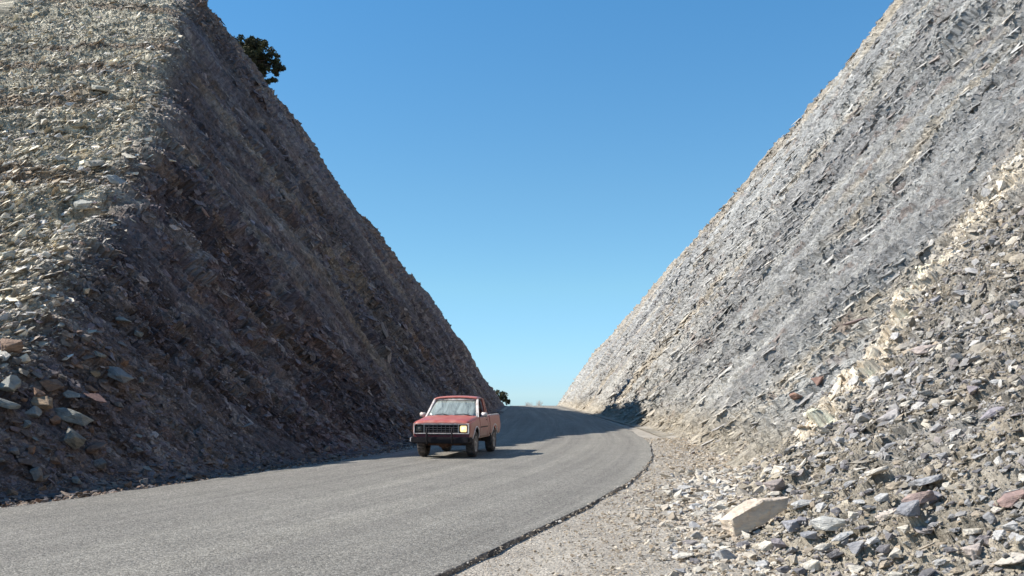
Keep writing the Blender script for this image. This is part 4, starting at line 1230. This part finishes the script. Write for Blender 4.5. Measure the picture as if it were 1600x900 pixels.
        bo('corner_lamp', tr, M_amber, (min(sgn * 0.806, sgn * 0.822), max(sgn * 0.806, sgn * 0.822), 0.03, 0.16, 0.72, 0.86), bev=0.004)
    # bumper and bull bar
    bp = bo('bumper', tr, M_black, (-0.83, 0.83, -0.19, -0.05, 0.42, 0.585), (-0.845, -0.78, -0.15, 0.28, 0.43, 0.575), (0.78, 0.845, -0.15, 0.28, 0.43, 0.575), bev=0.025)
    bo('bumper_end_cap', bp, M_dusty, (-0.865, -0.815, -0.17, 0.06, 0.45, 0.585), bev=0.02)
    bb = bmesh.new()
    for sgn in (-1, 1):
        tube(bb, [(sgn * 0.36, -0.16, 0.40), (sgn * 0.36, -0.235, 0.52), (sgn * 0.36, -0.235, 0.72), (sgn * 0.36, -0.17, 0.83)], [0.026] * 4, 8)
    tube(bb, [(-0.36, -0.235, 0.665), (0.36, -0.235, 0.665)], [0.018, 0.018], 8)
    mesh_obj('bull_bar', bb, M_black, tr, True)
    bo('valance', tr, M_black, (-0.70, 0.70, 0.0, 0.06, 0.40, 0.56), bev=0.01)
    # cab
    W0, W1 = (1.26, 1.115), (1.84, 1.60)           # windscreen foot and head (y, z)
    hw0, hw1 = 0.775, 0.635
    def prism(bm, a, b, w, t):
        tube(bm, [a, b], [w, w], 6)
    rr_ = []
    for i in range(9):                              # roof skin
        y = W1[0] - 0.05 + (2.62 - W1[0] + 0.05) * i / 8
        row = []
        for j in range(17):
            u = -1 + 2 * j / 16
            z = 1.615 + 0.075 * (1 - u * u) ** 0.5 * 0.9 + 0.02 * math.sin(math.pi * i / 8) - 0.02 * (1 - abs(i - 4) / 4 < 0.05)
            row.append((u * (hw1 + 0.045), y, z))
        rr_.append(row)
    sheet('roof', tr, M_paint, rr_, 0.025)
    for sgn in (-1, 1):
        bm = bmesh.new()
        def bar(a, b, wx, wy):
            a = Vector(a); b = Vector(b)
            lo = [a + Vector(q) for q in ((-wx, -wy, 0), (wx, -wy, 0), (wx, wy, 0), (-wx, wy, 0))]
            hi = [b + Vector(q) for q in ((-wx, -wy, 0), (wx, -wy, 0), (wx, wy, 0), (-wx, wy, 0))]
            A_ = [bm.verts.new(v) for v in lo]; B_ = [bm.verts.new(v) for v in hi]
            for k in range(4): bm.faces.new((A_[k], A_[(k + 1) % 4], B_[(k + 1) % 4], B_[k]))
            bm.faces.new(A_[::-1]); bm.faces.new(B_)
        bar((sgn * (hw0 + 0.012), W0[0] + 0.02, 1.10), (sgn * (hw1 + 0.018), W1[0], 1.625), 0.026, 0.03)
        ap = mesh_obj('windscreen_pillar', bm, M_dusty, tr)
        bm = bmesh.new()
        bar((sgn * 0.775, 2.44, 1.10), (sgn * 0.665, 2.42, 1.62), 0.022, 0.05)
        bar((sgn * 0.77, 2.72, 1.10), (sgn * 0.655, 2.58, 1.62), 0.022, 0.04)
        mesh_obj('door_pillar', bm, M_paint, tr)
        # side glass, wound down halfway on the near side of the picture
        q = [[(sgn * 0.772, 1.36, 1.115), (sgn * 0.772, 2.40, 1.115)], [(sgn * 0.668, 1.86, 1.60), (sgn * 0.668, 2.38, 1.60)]]
        if sgn < 0:
            sheet('side_window', tr, M_side, q, 0.006)
        q = [[(sgn * 0.770, 2.48, 1.12), (sgn * 0.765, 2.70, 1.12)], [(sgn * 0.667, 2.46, 1.60), (sgn * 0.66, 2.57, 1.60)]]
        sheet('quarter_window', tr, M_side, q, 0.006)
        mbm = bmesh.new()
        sgx = sgn * 0.93
        box(mbm, sgx - 0.095, sgx + 0.095, 1.44, 1.52, 1.10, 1.235, bev=0.025)
        mr = mesh_obj('mirror', mbm, M_dusty, tr, True)
        bo('mirror_bracket', mr, M_black, (min(sgn * 0.77, sgn * 0.90), max(sgn * 0.77, sgn * 0.90), 1.46, 1.50, 1.115, 1.145), bev=0.005)
    # windscreen: slightly curved
    wr = []
    for i in range(5):
        f = i / 4
        row = []
        for j in range(11):
            u = -1 + 2 * j / 10
            hw = hw0 * (1 - f) + hw1 * f - 0.012
            row.append((u * hw, W0[0] + (W1[0] - W0[0]) * f - 0.05 * (1 - u * u) + 0.02, W0[1] + (W1[1] - W0[1]) * f))
        wr.append(row)
    ws = sheet('windscreen', tr, M_wind, wr, 0.006)
    bm = bmesh.new()
    edge = [wr[i][0] for i in range(5)] + wr[4][1:] + [wr[i][10] for i in range(3, -1, -1)] + wr[0][9::-1]
    edge = [(p[0], p[1] - 0.012, p[2]) for p in edge]
    tube(bm, edge, [0.019] * len(edge), 6)
    mesh_obj('windscreen_frame', bm, M_dusty, ws, True)
    bo('cowl', tr, M_dusty, (-0.77, 0.77, 1.17, 1.27, 1.085, 1.115), bev=0.01)
    for (x0, x1) in ((-0.50, -0.02), (0.10, 0.62)):
        bm = bmesh.new()
        tube(bm, [(x1, 1.20, 1.135), ((x0 + x1) / 2, 1.215, 1.19), (x0, 1.215, 1.165)], [0.014, 0.012, 0.007], 5)
        mesh_obj('wiper', bm, M_black, tr)
    # rear window wall, interior
    bo('cab_back', tr, M_paint, (-0.76, 0.76, 2.72, 2.75, 0.56, 1.14), bev=0.01)
    sheet('rear_window', tr, M_side, [[(-0.62, 2.70, 1.15), (0.62, 2.70, 1.15)], [(-0.56, 2.60, 1.56), (0.56, 2.60, 1.56)]], 0.006)
    bo('firewall', tr, M_dark, (-0.74, 0.74, 1.22, 1.26, 0.55, 1.08), (-0.74, 0.74, 1.26, 2.72, 0.52, 0.55))
    bo('dashboard', tr, M_dark, (-0.72, 0.72, 1.27, 1.62, 0.86, 1.12), bev=0.04)
    bo('bench_seat', tr, M_seat, (-0.66, 0.66, 2.0, 2.45, 0.72, 0.86), (-0.66, 0.66, 2.42, 2.58, 0.80, 1.33), bev=0.05)
    bm = bmesh.new()
    c = Vector((0.36, 1.80, 1.06)); tilt = R(30)
    pts = [c + Vector((math.cos(a) * 0.19, math.sin(a) * 0.19 * math.sin(tilt), math.sin(a) * 0.19 * math.cos(tilt))) for a in np.linspace(0, 2 * math.pi, 21)]
    tube(bm, pts, [0.014] * 21, 6)
    mesh_obj('steering_wheel', bm, M_black, tr, True)
    # bed
    bo('bed_floor', tr, M_dark, (-0.78, 0.78, 2.79, WB - 0.02, 0.66, 0.70), (-0.78, 0.78, 2.78, 2.81, 0.66, 1.12))
    tg = bo('tailgate', tr, M_paint, (-0.72, 0.72, WB - 0.045, WB, 0.62, 1.12), bev=0.012)
    for sgn in (-1, 1):
        bo('tail_light', tr, M_redl, (min(sgn * 0.74, sgn * 0.835), max(sgn * 0.74, sgn * 0.835), WB + 0.005, WB + 0.03, 0.78, 1.06))
    bo('rear_bumper', tr, M_chrome, (-0.80, 0.80, WB + 0.03, WB + 0.14, 0.52, 0.66), bev=0.02)
    # chassis
    bo('frame_rail', tr, M_rust, (-0.42, -0.34, 0.05, 4.35, 0.44, 0.54), (0.34, 0.42, 0.05, 4.35, 0.44, 0.54), bev=0.005)
    bm = bmesh.new()
    tube(bm, [(-0.66, FY, 0.365), (-0.2, FY, 0.35), (0.66, FY, 0.365)], [0.05, 0.045, 0.05], 8)
    tube(bm, [(-0.24, FY - 0.02, 0.35), (-0.10, FY - 0.08, 0.35), (0.04, FY - 0.02, 0.35)], [0.07, 0.14, 0.07], 10)
    tube(bm, [(-0.6, FY - 0.2, 0.42), (0.55, FY - 0.24, 0.40)], [0.02, 0.02], 6)
    mesh_obj('front_axle', bm, M_rust, tr, True)
    bm = bmesh.new()
    tube(bm, [(-0.66, RY, 0.365), (0.66, RY, 0.365)], [0.05, 0.05], 8)
    tube(bm, [(-0.14, RY, 0.365), (0, RY, 0.365), (0.14, RY, 0.365)], [0.07, 0.15, 0.07], 10)
    mesh_obj('rear_axle', bm, M_rust, tr, True)
    bo('engine_sump', tr, M_dark, (-0.3, 0.3, 0.25, 1.1, 0.42, 0.60), bev=0.03)
    for cy in (FY, RY):
        for sgn in (-1, 1):
            cx = sgn * 0.715; w = 0.125
            wh = empty('wheel', (cx, cy, WR)); wh.parent = tr
            bm = bmesh.new()
            prof = [(-w * 0.95, 0.225), (-w, 0.30), (-w * 0.90, 0.345), (-w * 0.62, 0.363), (-0.02, WR), (0.02, WR), (w * 0.62, 0.363), (w * 0.90, 0.345), (w, 0.30), (w * 0.95, 0.225), (0, 0.215)]
            S = 40
            rings = [[bm.verts.new((px, math.cos(2 * math.pi * k / S) * (pr - (0.010 if (k % 2 and pr > 0.34) else 0)), math.sin(2 * math.pi * k / S) * (pr - (0.010 if (k % 2 and pr > 0.34) else 0)))) for k in range(S)] for px, pr in prof]
            rings.append(rings[0])
            for a, b in zip(rings, rings[1:]):
                for k in range(S): bm.faces.new((a[k], a[(k + 1) % S], b[(k + 1) % S], b[k]))
            mesh_obj('tyre', bm, M_tyre, wh)
            bm = bmesh.new()
            so2 = sgn
            prof = [(so2 * w * 0.92, 0.228), (so2 * w * 0.96, 0.205), (so2 * w * 0.45, 0.185), (so2 * w * 0.50, 0.12), (so2 * w * 0.78, 0.09), (so2 * w * 0.80, 0.05), (so2 * w * 1.02, 0.045), (so2 * w * 1.02, 0.002)]
            S = 30
            rings = [[bm.verts.new((px, math.cos(2 * math.pi * k / S) * pr, math.sin(2 * math.pi * k / S) * pr)) for k in range(S)] for px, pr in prof]
            for a, b in zip(rings, rings[1:]):
                for k in range(S): bm.faces.new((a[k], a[(k + 1) % S], b[(k + 1) % S], b[k]))
            mesh_obj('rim', bm, M_rim, wh, True)
    return tr

YAW = R(-9.5)
fx, fy = -1.905, 26.8
truck = build_truck((fx, fy, 0.008), YAW)
truck.scale = (0.955, 1.0, 0.985)
